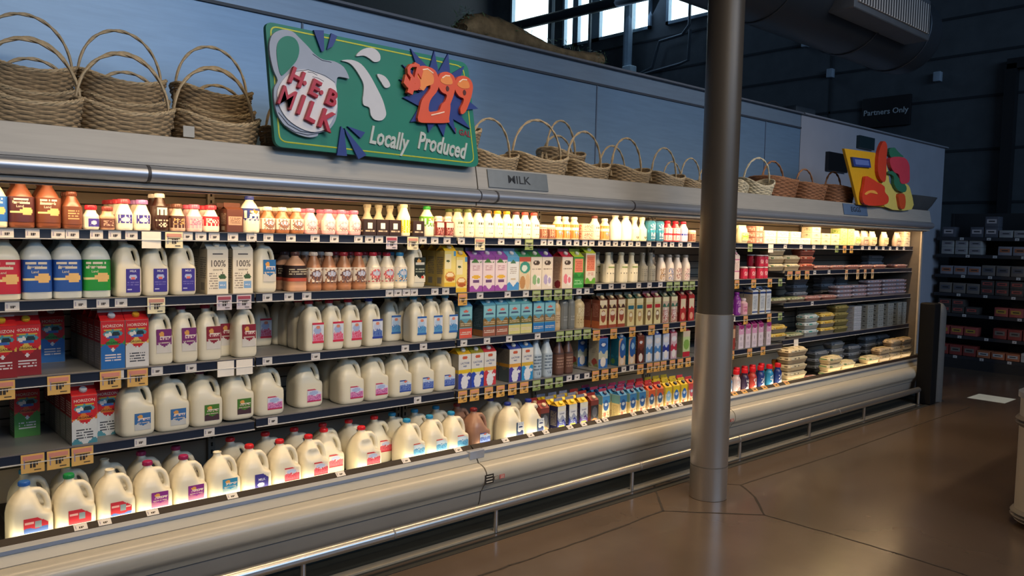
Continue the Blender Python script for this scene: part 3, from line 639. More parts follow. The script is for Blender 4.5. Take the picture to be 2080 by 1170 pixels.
# ------------------------------------------------------------------ chest freezer at the right edge
fz = empty('island_freezer', (5.9, .55, 0))
def rrect(x0, x1, y0, y1, r, z, n=8):
    out = []
    for cx_, cy_, t0 in ((x1-r, y1-r, 0), (x0+r, y1-r, 1), (x0+r, y0+r, 2), (x1-r, y0+r, 3)):
        for k in range(n+1): t = (t0+k/n)*PI/2; out.append((cx_+r*math.cos(t), cy_+r*math.sin(t), z))
    return out
def fr(z, e=0, r=.16): return rrect(-.95-e, 1.6+e, -1.2-e, .83+e, r+e, z)
cream = mat((.50, .46, .39), .45, noise=.03, scale=5); gb2 = mat((.16, .145, .13), .5)
m = MB(); m.loft([fr(.03), fr(.72)], cream); m.build('freezer_body', fz)
m = MB(); m.loft([fr(.003, -.06), fr(.03, -.06)], black_m); m.build('freezer_base', fz)
for z0 in (.035, .56):
    m = MB(); m.loft([fr(z0, .0), fr(z0+.01, .012), fr(z0+.022, .02), fr(z0+.032, .008), fr(z0+.042, .02), fr(z0+.054, .012), fr(z0+.06, 0)], gb2, False, False); m.build('bumper_band', fz)
m = MB(); m.loft([fr(.72, .0), fr(.725, .012), fr(.755, .012), fr(.775, -.03), fr(.775, -.06)], mat((.30, .32, .36), .35, .5)); m.build('top_rim', fz)
tag(fz, 'cream island freezer with grey bumper bands at right edge', 'freezer')
# ------------------------------------------------------------------ printed labels
class Surf:
    "superellipse wall: s = arc length from the front centre (-y) towards +x"
    def __init__(q, a, b, n=2, N=240):
        q.P = []; L = 0; q.n = n
        for i in range(N+1):
            t = -PI + 2*PI*i/N - PI/2
            c, s_ = math.cos(t), math.sin(t); q.P.append((a*math.copysign(abs(c)**(2/n), c), b*math.copysign(abs(s_)**(2/n), s_)))
        q.s = [0]
        for i in range(N): q.s.append(q.s[-1]+math.dist(q.P[i], q.P[i+1]))
        q.tot = q.s[-1]; q.s = [v-q.tot/2 for v in q.s]
    def at(q, s):
        s = max(-q.tot/2+1e-6, min(q.tot/2-1e-6, s)); lo, hi_ = 0, len(q.s)-1
        while hi_-lo > 1:
            m_ = (lo+hi_)//2
            if q.s[m_] <= s: lo = m_
            else: hi_ = m_
        t = (s-q.s[lo])/max(1e-9, q.s[hi_]-q.s[lo]); a, b = q.P[lo], q.P[hi_]
        return a[0]+(b[0]-a[0])*t, a[1]+(b[1]-a[1])*t, (b[0]-a[0], b[1]-a[1])
class Flat:
    "flat panel facing -y (side=0) or -x (side=1)"
    def __init__(q, off, cx=0, side=0): q.off = off; q.cx = cx; q.side = side
    def at(q, s):
        return (q.cx+s, -q.off, (1, 0)) if q.side == 0 else (-q.off, q.cx-s, (0, -1))
def paint(mb, surf, w, z0, z1, base, ops, nx=24, nz=24, lift=.0008, lean=None, thick=True):
    """label of width w from z0 to z1; ops in label units u 0..1 (left to right), v 0..1 (bottom to top)"""
    g = [[base]*nx for _ in range(nz)]
    for op in ops:
        if op[0] == 't': continue
        k, u0, v0, u1, v1, c = op[:6]
        for j in range(nz):
            for i in range(nx):
                u, v = (i+.5)/nx, (j+.5)/nz
                if k == 'r' and u0 <= u <= u1 and v0 <= v <= v1: g[j][i] = c
                if k == 'd' and ((u-u0)/u1)**2+((v-v0)/v1)**2 <= 1: g[j][i] = c
                if k == 'l' and u0 <= u <= u1 and v0 <= v <= v1 and int(v*nz) % 2 == 0 and random.random() < .85: g[j][i] = c
                if k == 's' and u0 <= u <= u1 and v0 <= v <= v1 and random.random() < op[6]: g[j][i] = c
                if k == 'w' and u0 <= u <= u1 and v0 <= v <= v1+.06*math.sin(u*9+v0*20): g[j][i] = c
                if k == 'x' and u0 <= u <= u1 and v0 <= v <= v1 and (u-u0)/(u1-u0)+(v-v0)/(v1-v0) > op[6]: g[j][i] = None
    def P(u, v, e=0):
        x, y, (dx, dy) = surf.at((u-.5)*w); L = math.hypot(dx, dy) or 1; o_ = lift+e; z = z0+(z1-z0)*v
        if lean: y += lean*(v)
        return (x+dy/L*o_, y-dx/L*o_, z)
    mx = (3 if surf.n == 2 else 1) if isinstance(surf, Surf) else 99
    for j in range(nz):
        i = 0
        while i < nx:
            k = i
            while k < nx and g[j][k] == g[j][i] and k-i < mx: k += 1
            if g[j][i]: mb.add([P(i/nx, j/nz), P(k/nx, j/nz), P(k/nx, (j+1)/nz), P(i/nx, (j+1)/nz)], [(0, 1, 2, 3)], ink(g[j][i]))
            i = k
    for op in ops:
        if op[0] == 't':
            _, u, v, size, c, st_ = op[:6]; sx = op[6] if len(op) > 6 else 1
            mb.text(st_, ink(c), size, at=lambda x, z, d: P(u+x/w, v+z/(z1-z0), .0007), off=.01, sx=sx)
    return mb
# ------------------------------------------------------------------ jugs
MILK = mat(hx('e9e0c8'), .33, noise=.02, scale=9, key='milk'); 
MILK2 = mat(hx('cfcfc4'), .33, noise=.02, scale=9, key='milk dim'); CHOC = mat(hx('9a7462'), .33, noise=.03, key='choc jug')
def superring(xl, xr, yf, yb, n, z, N=40):
    cx_, a = (xl+xr)/2, (xr-xl)/2; cy_, b = (yf+yb)/2, (yb-yf)/2; out = []
    for i in range(N):
        t = 2*PI*i/N; c, s_ = math.cos(t), math.sin(t)
        out.append((cx_+a*math.copysign(abs(c)**(2/n), c), cy_+b*math.copysign(abs(s_)**(2/n), s_), z))
    return out
def fuse(mb, vox, name, smooth_it=3):
    me = mb.mesh(name, False); o = bpy.data.objects.new(name, me); COL.objects.link(o)
    r = o.modifiers.new('r', 'REMESH'); r.mode = 'VOXEL'; r.voxel_size = vox; r.use_smooth_shade = True
    s_ = o.modifiers.new('s', 'SMOOTH'); s_.iterations = smooth_it; s_.factor = .5
    d = o.modifiers.new('d', 'DECIMATE'); d.ratio = .3
    dg = bpy.context.evaluated_depsgraph_get(); out = bpy.data.meshes.new_from_object(o.evaluated_get(dg))
    bpy.data.objects.remove(o); bpy.data.meshes.remove(me)
    if not out.materials: out.materials.append(mb.mats[0])
    return out
def jug_shape(w, d, h, m, dent=False):
    a, b = w/2, d/2; mb = MB(); nx_ = -.10*w
    Z = lambda f: f*h
    R = [(-a*.88, a*.88, -b*.88, b*.88, 4, 0), (-a*.97, a*.97, -b*.97, b*.97, 4, Z(.03)), (-a, a, -b, b, 4.5, Z(.08)), (-a, a, -b, b, 4.5, Z(.44)), (-a, a*.96, -b*.99, b, 4.5, Z(.50)),
         (-a*.98, a*.62, -b*.96, b*.97, 3.8, Z(.55)), (-a*.95, a*.46, -b*.92, b*.94, 3.4, Z(.62)), (-a*.86, a*.38, -b*.82, b*.86, 3, Z(.70)), (-a*.70, a*.30, -b*.64, b*.70, 2.6, Z(.78)), (-a*.46, a*.14, -b*.36, b*.40, 2.2, Z(.86)),
         (nx_-.017, nx_+.017, -.017, .017, 2, Z(.90)), (nx_-.016, nx_+.016, -.016, .016, 2, Z(.96))]
    mb.loft([superring(*r[:5], r[5]) for r in R], m)
    y = -b*.15
    pts = [(a*.74, y, Z(.42)), (a*.86, y, Z(.47)), (a*.85, y, Z(.56)), (a*.79, y, Z(.67)), (a*.66, y, Z(.77)), (a*.42, y, Z(.84)), (a*.14, y, Z(.85)), (-a*.05, y, Z(.82))]
    P2 = []
    for i in range(len(pts)-1):
        for q in range(3): P2.append(tuple(Vector(pts[i]).lerp(Vector(pts[i+1]), q/3)))
    P2.append(pts[-1]); mb.tube(P2, .0115*w/.145+.001, m, 10, ry=.015)
    me = fuse(mb, .0042, 'jug_body')
    if dent:
        for v in me.vertices:
            r = ((v.co.x+.02)**2/.0016 + (v.co.z-h*.66)**2/.0007)
            if v.co.y < 0 and r < 1: v.co.y += .016*(1-r)
    return me
GAL = jug_shape(.146, .150, .240, MILK); GALD = jug_shape(.146, .150, .240, MILK, True); HALF = jug_shape(.104, .104, .242, MILK)
GALC = jug_shape(.140, .146, .240, CHOC)
def cap_mesh(r, h, m, n=20):
    mb = MB(); pr = [(r*.96, 0), (r, .001), (r, h*.85), (r*.9, h), (r*.5, h)]; mb.lathe(pr, m, n)
    for i in range(n):
        t = 2*PI*i/n; mb.box((r*1.02*math.cos(t), r*1.02*math.sin(t), h*.42), (.0016, .0016, h*.7), m)
    return mb
PROTO = {}; PW = {}; PD = {}
def finish(key, root, w, d): remember(root); PROTO[key] = [root, False]; PW[key] = w; PD[key] = d
def jug(key, kind, cap, lab, labw=.06, labh=.05, lu=.018, lz=.02, noun='gallon_jug', cut=True):
    w, d, h, me = {'g': (.146, .150, .240, GAL), 'gd': (.146, .150, .240, GALD), 'gc': (.140, .146, .240, GALC), 'h': (.104, .104, .242, HALF)}[kind]
    r = empty(noun); link('jug_body', me, r)
    if cap: link('cap', cap_mesh(.0192, .017, ink(cap, .35)).mesh('cap', True), r, (-.10*w, 0, h*.935))
    else:
        mb = MB(); mb.lathe([(.0175, 0), (.0185, .002), (.0185, .005), (.015, .007), (.015, .002)], MILK, 20); link('neck_ring', mb.mesh('neck_ring', True), r, (-.10*w, 0, h*.945))
    if lab:
        base, ops = lab; mb = MB(); paint(mb, Flat(d/2+.0005, lu), labw, lz, lz+labh, base, ops, 22, 20); mb.build('label', r, smooth=False)
    finish(key, r, w, d)
swirl_b = ('c9d6e8', [('w', 0, 0, 1, .55, '6f86c4'), ('d', .45, .72, .3, .16, 'b9c9e4'), ('r', 0, .9, 1, 1, '2e4aa0'), ('s', .1, .15, .95, .6, '3350a8', .35), ('r', 0, 0, 1, .08, '2e4aa0'), ('d', .5, .85, .12, .08, 'e07a5a'), ('x', .4, .6, 1, 1, None, 1.2)])
swirl_p = ('d6d9ec', [('w', 0, 0, 1, .5, 'd889b8'), ('d', .45, .68, .32, .16, 'a9b9e0'), ('r', 0, .9, 1, 1, 'c84060'), ('s', .1, .1, .95, .55, 'b05a9a', .3), ('r', 0, 0, 1, .08, 'c02c58'), ('x', .4, .6, 1, 1, None, 1.2)])
swirl_r = ('e8d4d0', [('w', 0, 0, 1, .5, 'e06070'), ('d', .45, .68, .32, .16, 'b9c4e4'), ('r', 0, .88, 1, 1, 'cc2c38'), ('s', .1, .1, .95, .6, 'c84858', .35), ('r', 0, 0, 1, .08, 'c82838'), ('x', .4, .6, 1, 1, None, 1.2)])
swirl_l = ('cfe0ea', [('w', 0, 0, 1, .5, '6fb0d8'), ('d', .45, .68, .32, .16, 'd8e8f4'), ('r', 0, .88, .7, 1, 'd05a50'), ('s', .1, .1, .95, .6, '3f88c0', .3), ('x', .4, .6, 1, 1, None, 1.2)])
def tallb(c, c2, band): return ('d9dde6', [('r', 0, .9, 1, 1, band), ('r', 0, 0, 1, .08, band), ('w', .05, .12, .95, .45, c), ('d', .45, .62, .34, .18, c2), ('d', .5, .78, .18, .08, 'e08a70'), ('s', .1, .15, .9, .5, band, .2)])
def oak(c, c2): return (c, [('d', .35, .78, .16, .12, 'e0a050'), ('r', .25, .66, .95, .72, 'e8dcd0'), ('s', .2, .56, .9, .66, 'e8c8c0', .5), ('w', 0, 0, 1, .32, c2), ('l', .1, .36, .9, .5, 'cbb8a8')])
def white_low(lab): return lab
jug('g_red', 'g', None, ('c82c3a', [('r', .45, .3, .72, .75, '8a9aa0'), ('r', .05, .62, .4, .75, 'e8b0a8'), ('r', .75, .5, .95, .62, 'e8c0b8'), ('w', 0, 0, 1, .14, '4a6ab0'), ('x', .55, .6, 1, 1, None, 1.0)]), .08, .055, .008, .062)
jug('g_redblue', 'g', '2c62b0', ('c82c3a', [('r', .45, .3, .72, .75, '8a9aa0'), ('r', .05, .62, .4, .75, 'e8b0a8'), ('w', 0, 0, 1, .3, '4a6ab0'), ('x', .55, .6, 1, 1, None, 1.0)]), .08, .055, .008, .062)
jug('g_redgreen', 'g', '1f8a4a', ('c82c3a', [('r', .45, .3, .72, .75, '8a9aa0'), ('r', .05, .62, .4, .75, 'e8b0a8'), ('x', .55, .6, 1, 1, None, 1.0)]), .08, .055, .008, .062)
jug('g_purple', 'g', 'a02458', oak('8a2c88', 'b06a90'), .068, .062, .012, .064)
jug('g_teal', 'g', None, oak('2f88b4', '9ab0b8'), .068, .062, .012, .064)
jug('g_indigo', 'g', 'd02a30', ('3c3488', [('t', .5, .58, .015, 'd8d8ec', 'MILK'), ('d', .45, .2, .25, .16, 'd8d8ec'), ('x', .5, .6, 1, 1, None, 1.2)]), .064, .06, .014, .06)
for key, cap_, lab, kd in (('g_r', 'd02630', swirl_r, 'g'), ('g_rd', 'd02630', swirl_r, 'gd'), ('g_l', '2f8fc0', swirl_l, 'g'), ('g_b', '2c4fae', swirl_b, 'g'), ('g_p', None, swirl_p, 'g')):
    jug(key, kd, cap_, lab, .074, .062, .014, .062 if key in ('g_r', 'g_rd', 'g_l') else .028)
jug('g_oakblue', 'g', None, oak('3a6ea8', 'c8c8c4'), .066, .07, .014, .026)
jug('g_oakgreen', 'g', '6a3050', oak('4a7a2c', '4a3238'), .066, .07, .014, .026)
jug('g_plain', 'g', 'd02630', None); jug('g_plainpurple', 'g', '9a2c60', None); jug('g_plainblue', 'g', '2f8fc0', None); jug('g_plainopen', 'g', None, None)
jug('g_choc', 'gc', '7a2428', swirl_b, .074, .055, .012, .058)
jug('g_whiteblue', 'g', '22348c', ('dfe0e2', [('r', 0, 0, .16, 1, '2c4a6a'), ('r', .3, .6, .8, .72, '28386a'), ('w', .2, .05, .95, .34, '2c3a70'), ('l', .25, .8, .9, .95, '8890a8')]), .055, .08, .02, .055)
for key, cap_, c, c2, band in (('h_pink', 'c82c40', 'e07a98', 'a8b6dc', 'd02c48'), ('h_blue', '2c3fa0', '5a78b8', 'c4cce4', '2c3f9c'), ('h_light', '3a90b8', '5a98c8', 'b8d0e8', '3468b0')):
    jug(key, 'h', cap_, tallb(c, c2, band), .06, .098, .012, .04, noun='half_gallon_jug')
jug('h_purple', 'h', '8a2850', oak('7a2c70', 'd6d0c8'), .062, .10, .008, .05, noun='half_gallon_jug')
jug('h_oakred', 'h', 'a8283c', oak('8c2030', 'd6d0c8'), .062, .10, .008, .05, noun='half_gallon_jug')
NB = ('3a3090', [('t', .5, .90, .012, 'd8d8ec', 'MILK'), ('d', .5, .66, .27, .11, 'a8b4dc'), ('d', .5, .60, .16, .04, 'd86a60'), ('l', .1, .32, .9, .5, '6a64b0'), ('r', .1, .08, .4, .14, 'b8b8dc')])
jug('h_ind', 'h', '4a3a98', NB, .054, .096, .012, .018, noun='half_gallon_jug')
jug('h_indred', 'h', 'a82840', NB, .054, .096, .012, .018, noun='half_gallon_jug')
jug('h_oakblue', 'h', '8a94a4', oak('2f6ea8', 'cdc8c0'), .06, .10, .010, .05, noun='half_gallon_jug')
jug('h_dark', 'h', 'c8c8d0', ('20281f', [('d', .4, .85, .2, .08, 'd0a060'), ('r', .1, .72, .9, .78, 'c8c8c0'), ('l', .1, .4, .9, .6, '9aa090'), ('w', 0, 0, 1, .22, 'dcd6c4'), ('d', .75, .2, .12, .06, 'c84030')]), .07, .13, .008, .03, noun='half_gallon_jug')
# ------------------------------------------------------------------ gable-top cartons
def carton(key, front, sidec, top, w=.092, h=.195, cap=None, side_ops=(), rh=.245, topfront=None, fin=None, d=None):
    d = d or w; r = empty('milk_carton'); m = MB(); a, b = w/2, d/2; sm_ = ink(sidec); tm = ink(top); fm = ink(fin or top)
    vs = [(-a, -b, 0), (a, -b, 0), (a, b, 0), (-a, b, 0), (-a, -b, h), (a, -b, h), (a, b, h), (-a, b, h), (-a, -.002, rh-.018), (a, -.002, rh-.018), (a, .002, rh-.018), (-a, .002, rh-.018), (-a, -.002, rh), (a, -.002, rh), (a, .002, rh), (-a, .002, rh)]
    m.add(vs, [(0, 3, 2, 1), (0, 1, 5, 4), (1, 2, 6, 5), (2, 3, 7, 6), (3, 0, 4, 7)], sm_)
    m.add(vs, [(4, 5, 9, 8), (6, 7, 11, 10)], tm); m.add(vs, [(8, 9, 13, 12), (10, 11, 15, 14), (12, 13, 14, 15), (8, 12, 15, 11), (9, 10, 14, 13)], fm)
    ins = w*.24; m.add([(-a, -b, h), (-a, b, h), (-a, 0, rh-.018), (-a+ins, 0, h+(rh-h)*.35)], [(0, 3, 1), (0, 2, 3), (3, 2, 1)], tm)
    m.add([(a, -b, h), (a, b, h), (a, 0, rh-.018), (a-ins, 0, h+(rh-h)*.35)], [(0, 3, 1), (0, 2, 3), (3, 2, 1)], tm)
    m.build('carton_body', r, smooth=False, norm=False)
    base, ops = front; p = MB(); paint(p, Flat(b), w*.985, .002, h-.001, base, ops, 24, 36); p.build('front_panel', r, smooth=False)
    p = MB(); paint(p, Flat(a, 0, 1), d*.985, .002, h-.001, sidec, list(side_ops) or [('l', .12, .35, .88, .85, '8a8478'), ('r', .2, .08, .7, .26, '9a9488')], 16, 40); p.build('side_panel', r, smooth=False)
    if cap:
        o = link('cap', cap_mesh(.0135, .012, ink(cap, .35), 14).mesh('cap', True), r); t = math.atan2(rh-.018-h, b)
        o.rotation_euler.x = t; o.location = (0, -b*.5-math.sin(t)*.001, h+(rh-.018-h)*.5+.0005)
    finish(key, r, w, d)
def horizon(bot, band, botops=()):
    return ('c81f24', [('t', .5, .90, .0165, 'e8d8c8', 'HORIZON'), ('r', .12, .80, .88, .83, 'c8a83c'), ('d', .5, .74, .40, .08, '4a8f9a'), ('r', 0, .60, 1, .68, 'c81f24'), ('d', .36, .71, .2, .055, 'e0dcd4'), ('d', .62, .73, .18, .05, '20303a'), ('d', .5, .66, .25, .03, '3a62b0'), ('w', 0, .50, 1, .58, band), ('t', .5, .545, .0125, '1c1c18', 'ORGANIC'), ('w', 0, 0, 1, .46, bot), ('d', .5, .40, .07, .04, 'd8d8d8')] + list(botops))
sideH = [('r', 0, .55, 1, 1, 'b01c20'), ('l', .12, .58, .88, .9, 'd8c8c0'), ('l', .12, .1, .9, .5, 'b8b4ac')]
lines_w = [('l', .15, .18, .85, .32, 'd8d0d0')]; lines_k = [('l', .15, .12, .85, .30, '4a4e54')]
carton('hz_dark', horizon('8a1c22', 'd8b048', lines_w), '7a2a28', 'c81f24', cap='d8a830', fin='d8d4cc', side_ops=sideH)
carton('hz_blue', horizon('2468b0', '3a8a3c', lines_w), '9a948c', 'c81f24', cap='c8ccd4', fin='d8d4cc', side_ops=sideH)
carton('hz_white', horizon('d4d2d0', 'e0b858', lines_k), 'aaa49c', 'c81f24', cap='e0a030', fin='d8d4cc', side_ops=sideH)
carton('hz_org', horizon('d0d2d0', 'd87a2c', lines_k + [('w', 0, .0, 1, .05, '4a8a98')]), 'a09c94', 'c81f24', cap='d0d0d0', fin='cfd2d4', side_ops=sideH)
carton('hz_green', horizon('4a8a3c', 'c85a34', lines_w), '6a8a50', 'a02024', cap='c8ccd4', side_ops=sideH)
carton('c100', ('e6ddca', [('r', .25, .89, .75, .91, '4a4440'), ('t', .5, .68, .040, '5a5048', '100%', .8), ('t', .5, .545, .009, '4a4440', 'GRASS FED'), ('l', .08, .12, .50, .48, '9a9084'), ('d', .72, .38, .18, .06, '3a5a38'), ('r', .70, .42, .76, .5, '5a4a38'), ('r', .55, .10, .92, .28, '7fa8d4'), ('t', .73, .19, .011, 'e8ecf4', 'MILK')]), 'd0c6b0', 'd4d4cc', cap='e4ddcc', fin='8a98a4')
carton('nog', ('e8d47c', [('r', .05, .5, .6, .92, 'e8dcb0'), ('d', .3, .72, .15, .04, '4a5a3c'), ('d', .5, .28, .45, .14, 'd08a3c'), ('d', .5, .33, .32, .06, 'f0dcb0'), ('d', .55, .2, .36, .05, 'b05a2c'), ('r', 0, 0, 1, .1, 'e0b838'), ('r', .8, .86, 1, 1, '5a9ac4')]), 'd8c070', 'e8bc28', cap='d8c8a0', fin='9a8a4c', w=.078)
carton('oat', ('e2cfd4', [('r', 0, .92, 1, 1, '8a4a98'), ('w', .1, .84, .9, .9, '4a7a3c'), ('l', .2, .6, .8, .78, 'b8909c'), ('d', .5, .42, .34, .05, 'e0b040'), ('r', .25, .24, .75, .32, '6a4a78'), ('w', 0, 0, 1, .12, '9a50a4')]), '8a4a98', '9a55a8', cap='d8d0e0', fin='6a7090', side_ops=[('r', 0, 0, 1, .1, '9a50a4'), ('l', .1, .2, .9, .8, 'c8a8cc')])
carton('oatblue', ('dfe0e0', [('r', 0, .86, 1, 1, '5aa0cc'), ('w', .1, .80, .9, .85, '4a7a5c'), ('l', .2, .5, .8, .7, 'b0a8a4'), ('w', 0, 0, 1, .18, '4a90cc'), ('r', .3, .3, .7, .36, 'c8b8a0')]), 'b8ccd8', '6aa8cc', cap='d8d8d8', fin='8a98a8')
carton('almgreen', ('d8c8a8', [('r', 0, .86, 1, 1, 'c85a48'), ('d', .5, .68, .46, .18, '3f9080'), ('d', .45, .66, .25, .1, 'd8e0d8'), ('d', .3, .22, .25, .2, 'b88858'), ('d', .75, .25, .2, .24, 'd8b890')]), 'b0b090', '3a8a5c', cap='c8d0c0', fin='6a8a60')
def so(c, c2): return ('e0d4c4', [('d', .5, .82, .3, .08, '4a3c34'), ('d', .42, .84, .08, .03, 'e0d4c4'), ('l', .12, .58, .9, .68, '7a6c60'), ('d', .35, .30, .2, .16, c2), ('d', .7, .25, .22, .18, 'e8e0dc'), ('d', .7, .26, .14, .1, c2)])
carton('sogreen', so('', '8ab080'), 'c8bca8', '3a7a3c', cap='e0e0d8', fin='5a6a58'); carton('sopurple', so('', 'b0a4c8'), 'c8bca8', '5a2c88', cap='e0e0d8', fin='5a4a68')
carton('sored', so('', 'e07a88'), 'd4b8a4', 'c02c40', cap='e0d8d8', fin='8a4a50', side_ops=[('l', .1, .3, .9, .9, 'b89484'), ('d', .6, .12, .3, .12, '8a2c38')])
carton('gr_or', ('3f9a44', [('r', .1, .5, .9, .94, 'e08a6c'), ('l', .15, .55, .85, .9, 'c05a48'), ('w', 0, .3, 1, .42, '2c7a34'), ('l', .1, .08, .9, .28, 'a8d8a0')]), '8aa860', 'b8cc3c', cap='f0f0d8', fin='a8b048')
carton('wh_or', ('e4dcc8', [('r', .1, .42, .9, .94, 'e08a6c'), ('l', .15, .5, .85, .9, 'c05a48'), ('l', .2, .24, .8, .36, 'c8847c'), ('w', 0, 0, 1, .14, '6aac3c')]), 'b8b48c', 'c0d040', cap='f0f0d8', fin='a8b048')
def blu(bot, mid): return ('5f9cae', [('r', .05, .62, .95, .98, '8cc4cc'), ('d', .5, .84, .2, .04, 'd86a5c'), ('d', .5, .72, .36, .03, '4a5a78'), ('w', 0, .34, 1, .52, mid), ('l', .1, .38, .9, .46, 'd0b890'), ('r', 0, 0, 1, .30, bot), ('l', .1, .08, .9, .22, 'd8c8b8')])
carton('b_red', blu('d85a48', '7a6a4c'), '3f6f88', '4a86b8', cap='b8d4dc', fin='7a4860', h=.18, rh=.226); carton('b_brown', blu('9a5c48', '8a6a38'), '46606c', '5aa0bc', cap='c0d4d8', fin='c8d0d0', side_ops=[('r', 0, 0, 1, .2, 'b87a48'), ('l', .1, .3, .9, .9, '6a8898')], h=.18, rh=.226)
carton('b_yel', blu('d4cc84', '6f6a34'), '46707c', '6ab0b8', cap='c8dcd8', fin='b8c8c0', h=.18, rh=.226); carton('b_blue', blu('2f78b8', '8a7454'), '2f5a78', '3a90c0', cap='7ac0d8', fin='4a90b8', h=.18, rh=.226)
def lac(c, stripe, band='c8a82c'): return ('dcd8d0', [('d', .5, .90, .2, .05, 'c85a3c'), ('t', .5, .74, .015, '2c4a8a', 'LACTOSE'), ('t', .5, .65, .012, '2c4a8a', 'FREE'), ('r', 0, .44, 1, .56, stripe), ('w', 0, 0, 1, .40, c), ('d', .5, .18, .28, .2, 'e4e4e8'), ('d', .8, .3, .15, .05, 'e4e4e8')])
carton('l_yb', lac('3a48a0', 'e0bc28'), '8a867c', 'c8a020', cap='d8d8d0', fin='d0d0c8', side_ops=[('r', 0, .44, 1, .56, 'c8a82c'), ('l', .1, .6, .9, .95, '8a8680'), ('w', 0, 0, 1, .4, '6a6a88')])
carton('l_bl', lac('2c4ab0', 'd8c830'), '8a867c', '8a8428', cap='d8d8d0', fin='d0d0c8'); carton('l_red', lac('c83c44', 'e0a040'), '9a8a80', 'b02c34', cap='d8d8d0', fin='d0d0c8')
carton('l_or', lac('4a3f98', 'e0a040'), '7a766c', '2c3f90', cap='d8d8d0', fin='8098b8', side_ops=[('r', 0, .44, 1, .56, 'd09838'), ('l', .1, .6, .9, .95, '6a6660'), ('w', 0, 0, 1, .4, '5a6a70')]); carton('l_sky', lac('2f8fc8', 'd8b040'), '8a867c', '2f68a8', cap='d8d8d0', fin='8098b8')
q = dict(w=.070, h=.185, rh=.228)
def egn(c, c2): return ('e0cfa0', [('r', 0, .82, 1, 1, 'e8dcc0'), ('w', 0, .70, 1, .78, c), ('d', .5, .42, .34, .22, c2), ('d', .5, .52, .3, .08, 'e4d8c4'), ('r', 0, 0, 1, .12, c2)])
carton('n_brown', egn('4a2c2c', '9a4a38'), 'a05a48', '5a3a2c', cap='e0d4b0', fin='6a7068', side_ops=[('r', 0, 0, 1, .25, 'd87a4c'), ('l', .1, .4, .9, .9, 'c89080')], **q)
carton('n_teal', ('d8cc98', [('r', .1, .62, .9, .76, '2c6a80'), ('r', 0, .82, 1, 1, 'e0d8b0'), ('d', .5, .34, .3, .2, 'b89868'), ('d', .5, .40, .2, .08, 'e4dcc4')]), 'c8b888', '3a5a50', cap='e0d4b0', fin='6a7068', **q)
carton('n_red', ('d8cc98', [('r', .1, .62, .9, .76, 'b82c34'), ('r', 0, .82, 1, 1, 'e0d8b0'), ('d', .5, .34, .3, .2, '8a6a4c'), ('d', .5, .40, .2, .08, 'e4dcc4')]), 'c8b888', '7a3040', cap='e0d4b0', fin='8a6068', **q)
carton('n_mix', ('c8b09a', [('r', 0, .82, 1, 1, 'e0d8b0'), ('w', 0, .6, 1, .7, '3a6a58'), ('d', .5, .34, .3, .25, 'e0d4cc'), ('s', 0, 0, 1, .5, '9a3a3c', .4)]), 'b8a088', '4a5a48', cap='e0d4b0', fin='6a7068', **q)
carton('n_dkred', ('a83030', [('r', .1, .5, .9, .9, 'd8c8a8'), ('w', 0, .46, 1, .52, 'c82c30'), ('d', .5, .2, .3, .14, 'd89a80')]), '8a2a28', '8a2028', cap='d8b8a0', fin='8a3038', **q)
def sm_(c, c2, c3): return (c, [('d', .5, .78, .4, .12, c2), ('d', .5, .78, .24, .05, 'd8dce4'), ('w', 0, .30, 1, .52, c3), ('d', .5, .20, .3, .16, 'e4dcd4')])
carton('k_deep', sm_('3a70b8', '2c58a0', 'c0c4b0'), 'c4bfa8', 'a83060', cap='d8a0b8', side_ops=[('d', .6, .2, .28, .12, 'b05048'), ('l', .1, .5, .9, .9, 'a8a08c'), ('w', 0, .05, 1, .1, '8a9a60')], w=.088, h=.2, rh=.24)
carton('k_blue', ('1f6a98', [('d', .35, .6, .5, .42, 'c89a78'), ('d', .55, .6, .42, .36, '2858a0'), ('d', .6, .68, .22, .12, '90b8d8'), ('w', 0, 0, 1, .3, 'd8b890'), ('d', .5, .15, .3, .12, 'e0d0c0')]), '1f6a88', '28609c', cap='d0d8e0', fin='4a88b0', side_ops=[('d', .3, .15, .25, .1, '5a8a4c'), ('w', 0, .3, 1, .34, '2a80a0')], **q)
carton('k_brown', sm_('6a3428', '8a4a38', '4a2420'), '5a3028', '5a2824', cap='d8b8a0', **q); carton('k_sky', sm_('b8c8dc', 'd8d4d4', '4a80b8'), '8898b0', '28449c', cap='d0d8e0', fin='7a88a8', **q)
carton('k_navy', sm_('c0c8dc', 'd8d4d4', '26368a'), '8898b0', '203a90', cap='d0d8e0', fin='3a4a98', **q); carton('k_pink', sm_('c8a8b0', 'd8d4d4', 'b03044'), '9a7888', '8a2848', cap='d8c0c8', fin='8a4860', **q)
carton('k_green', ('b8c890', [('r', 0, .78, 1, 1, 'c8b8a4'), ('d', .5, .48, .4, .2, '7aa04a'), ('r', 0, 0, 1, .2, 'b82838')]), '9aa878', '8a2030', cap='c8a0a0', w=.085, h=.19, rh=.23)
def alm(c, c2): return ('dccba8', [('r', 0, .74, 1, 1, c), ('d', .5, .66, .36, .2, c2), ('d', .5, .70, .2, .06, 'c8d4e4'), ('s', 0, .2, 1, .44, 'b86a44', .45), ('d', .35, .34, .2, .08, 'a8543c'), ('w', 0, 0, 1, .2, 'e8dcc8')])
carton('a_blue', alm('3f84c0', '28589c'), 'd4c08c', '3f8ac0', cap='203060', fin='b04060', side_ops=[('r', 0, .7, 1, 1, '6a9aa0'), ('l', .2, .2, .8, .66, 'b09a6c')], **q); carton('a_red', alm('d86038', '3a5a80'), 'd4b08c', 'd85c38', cap='203060', fin='c84048', **q)
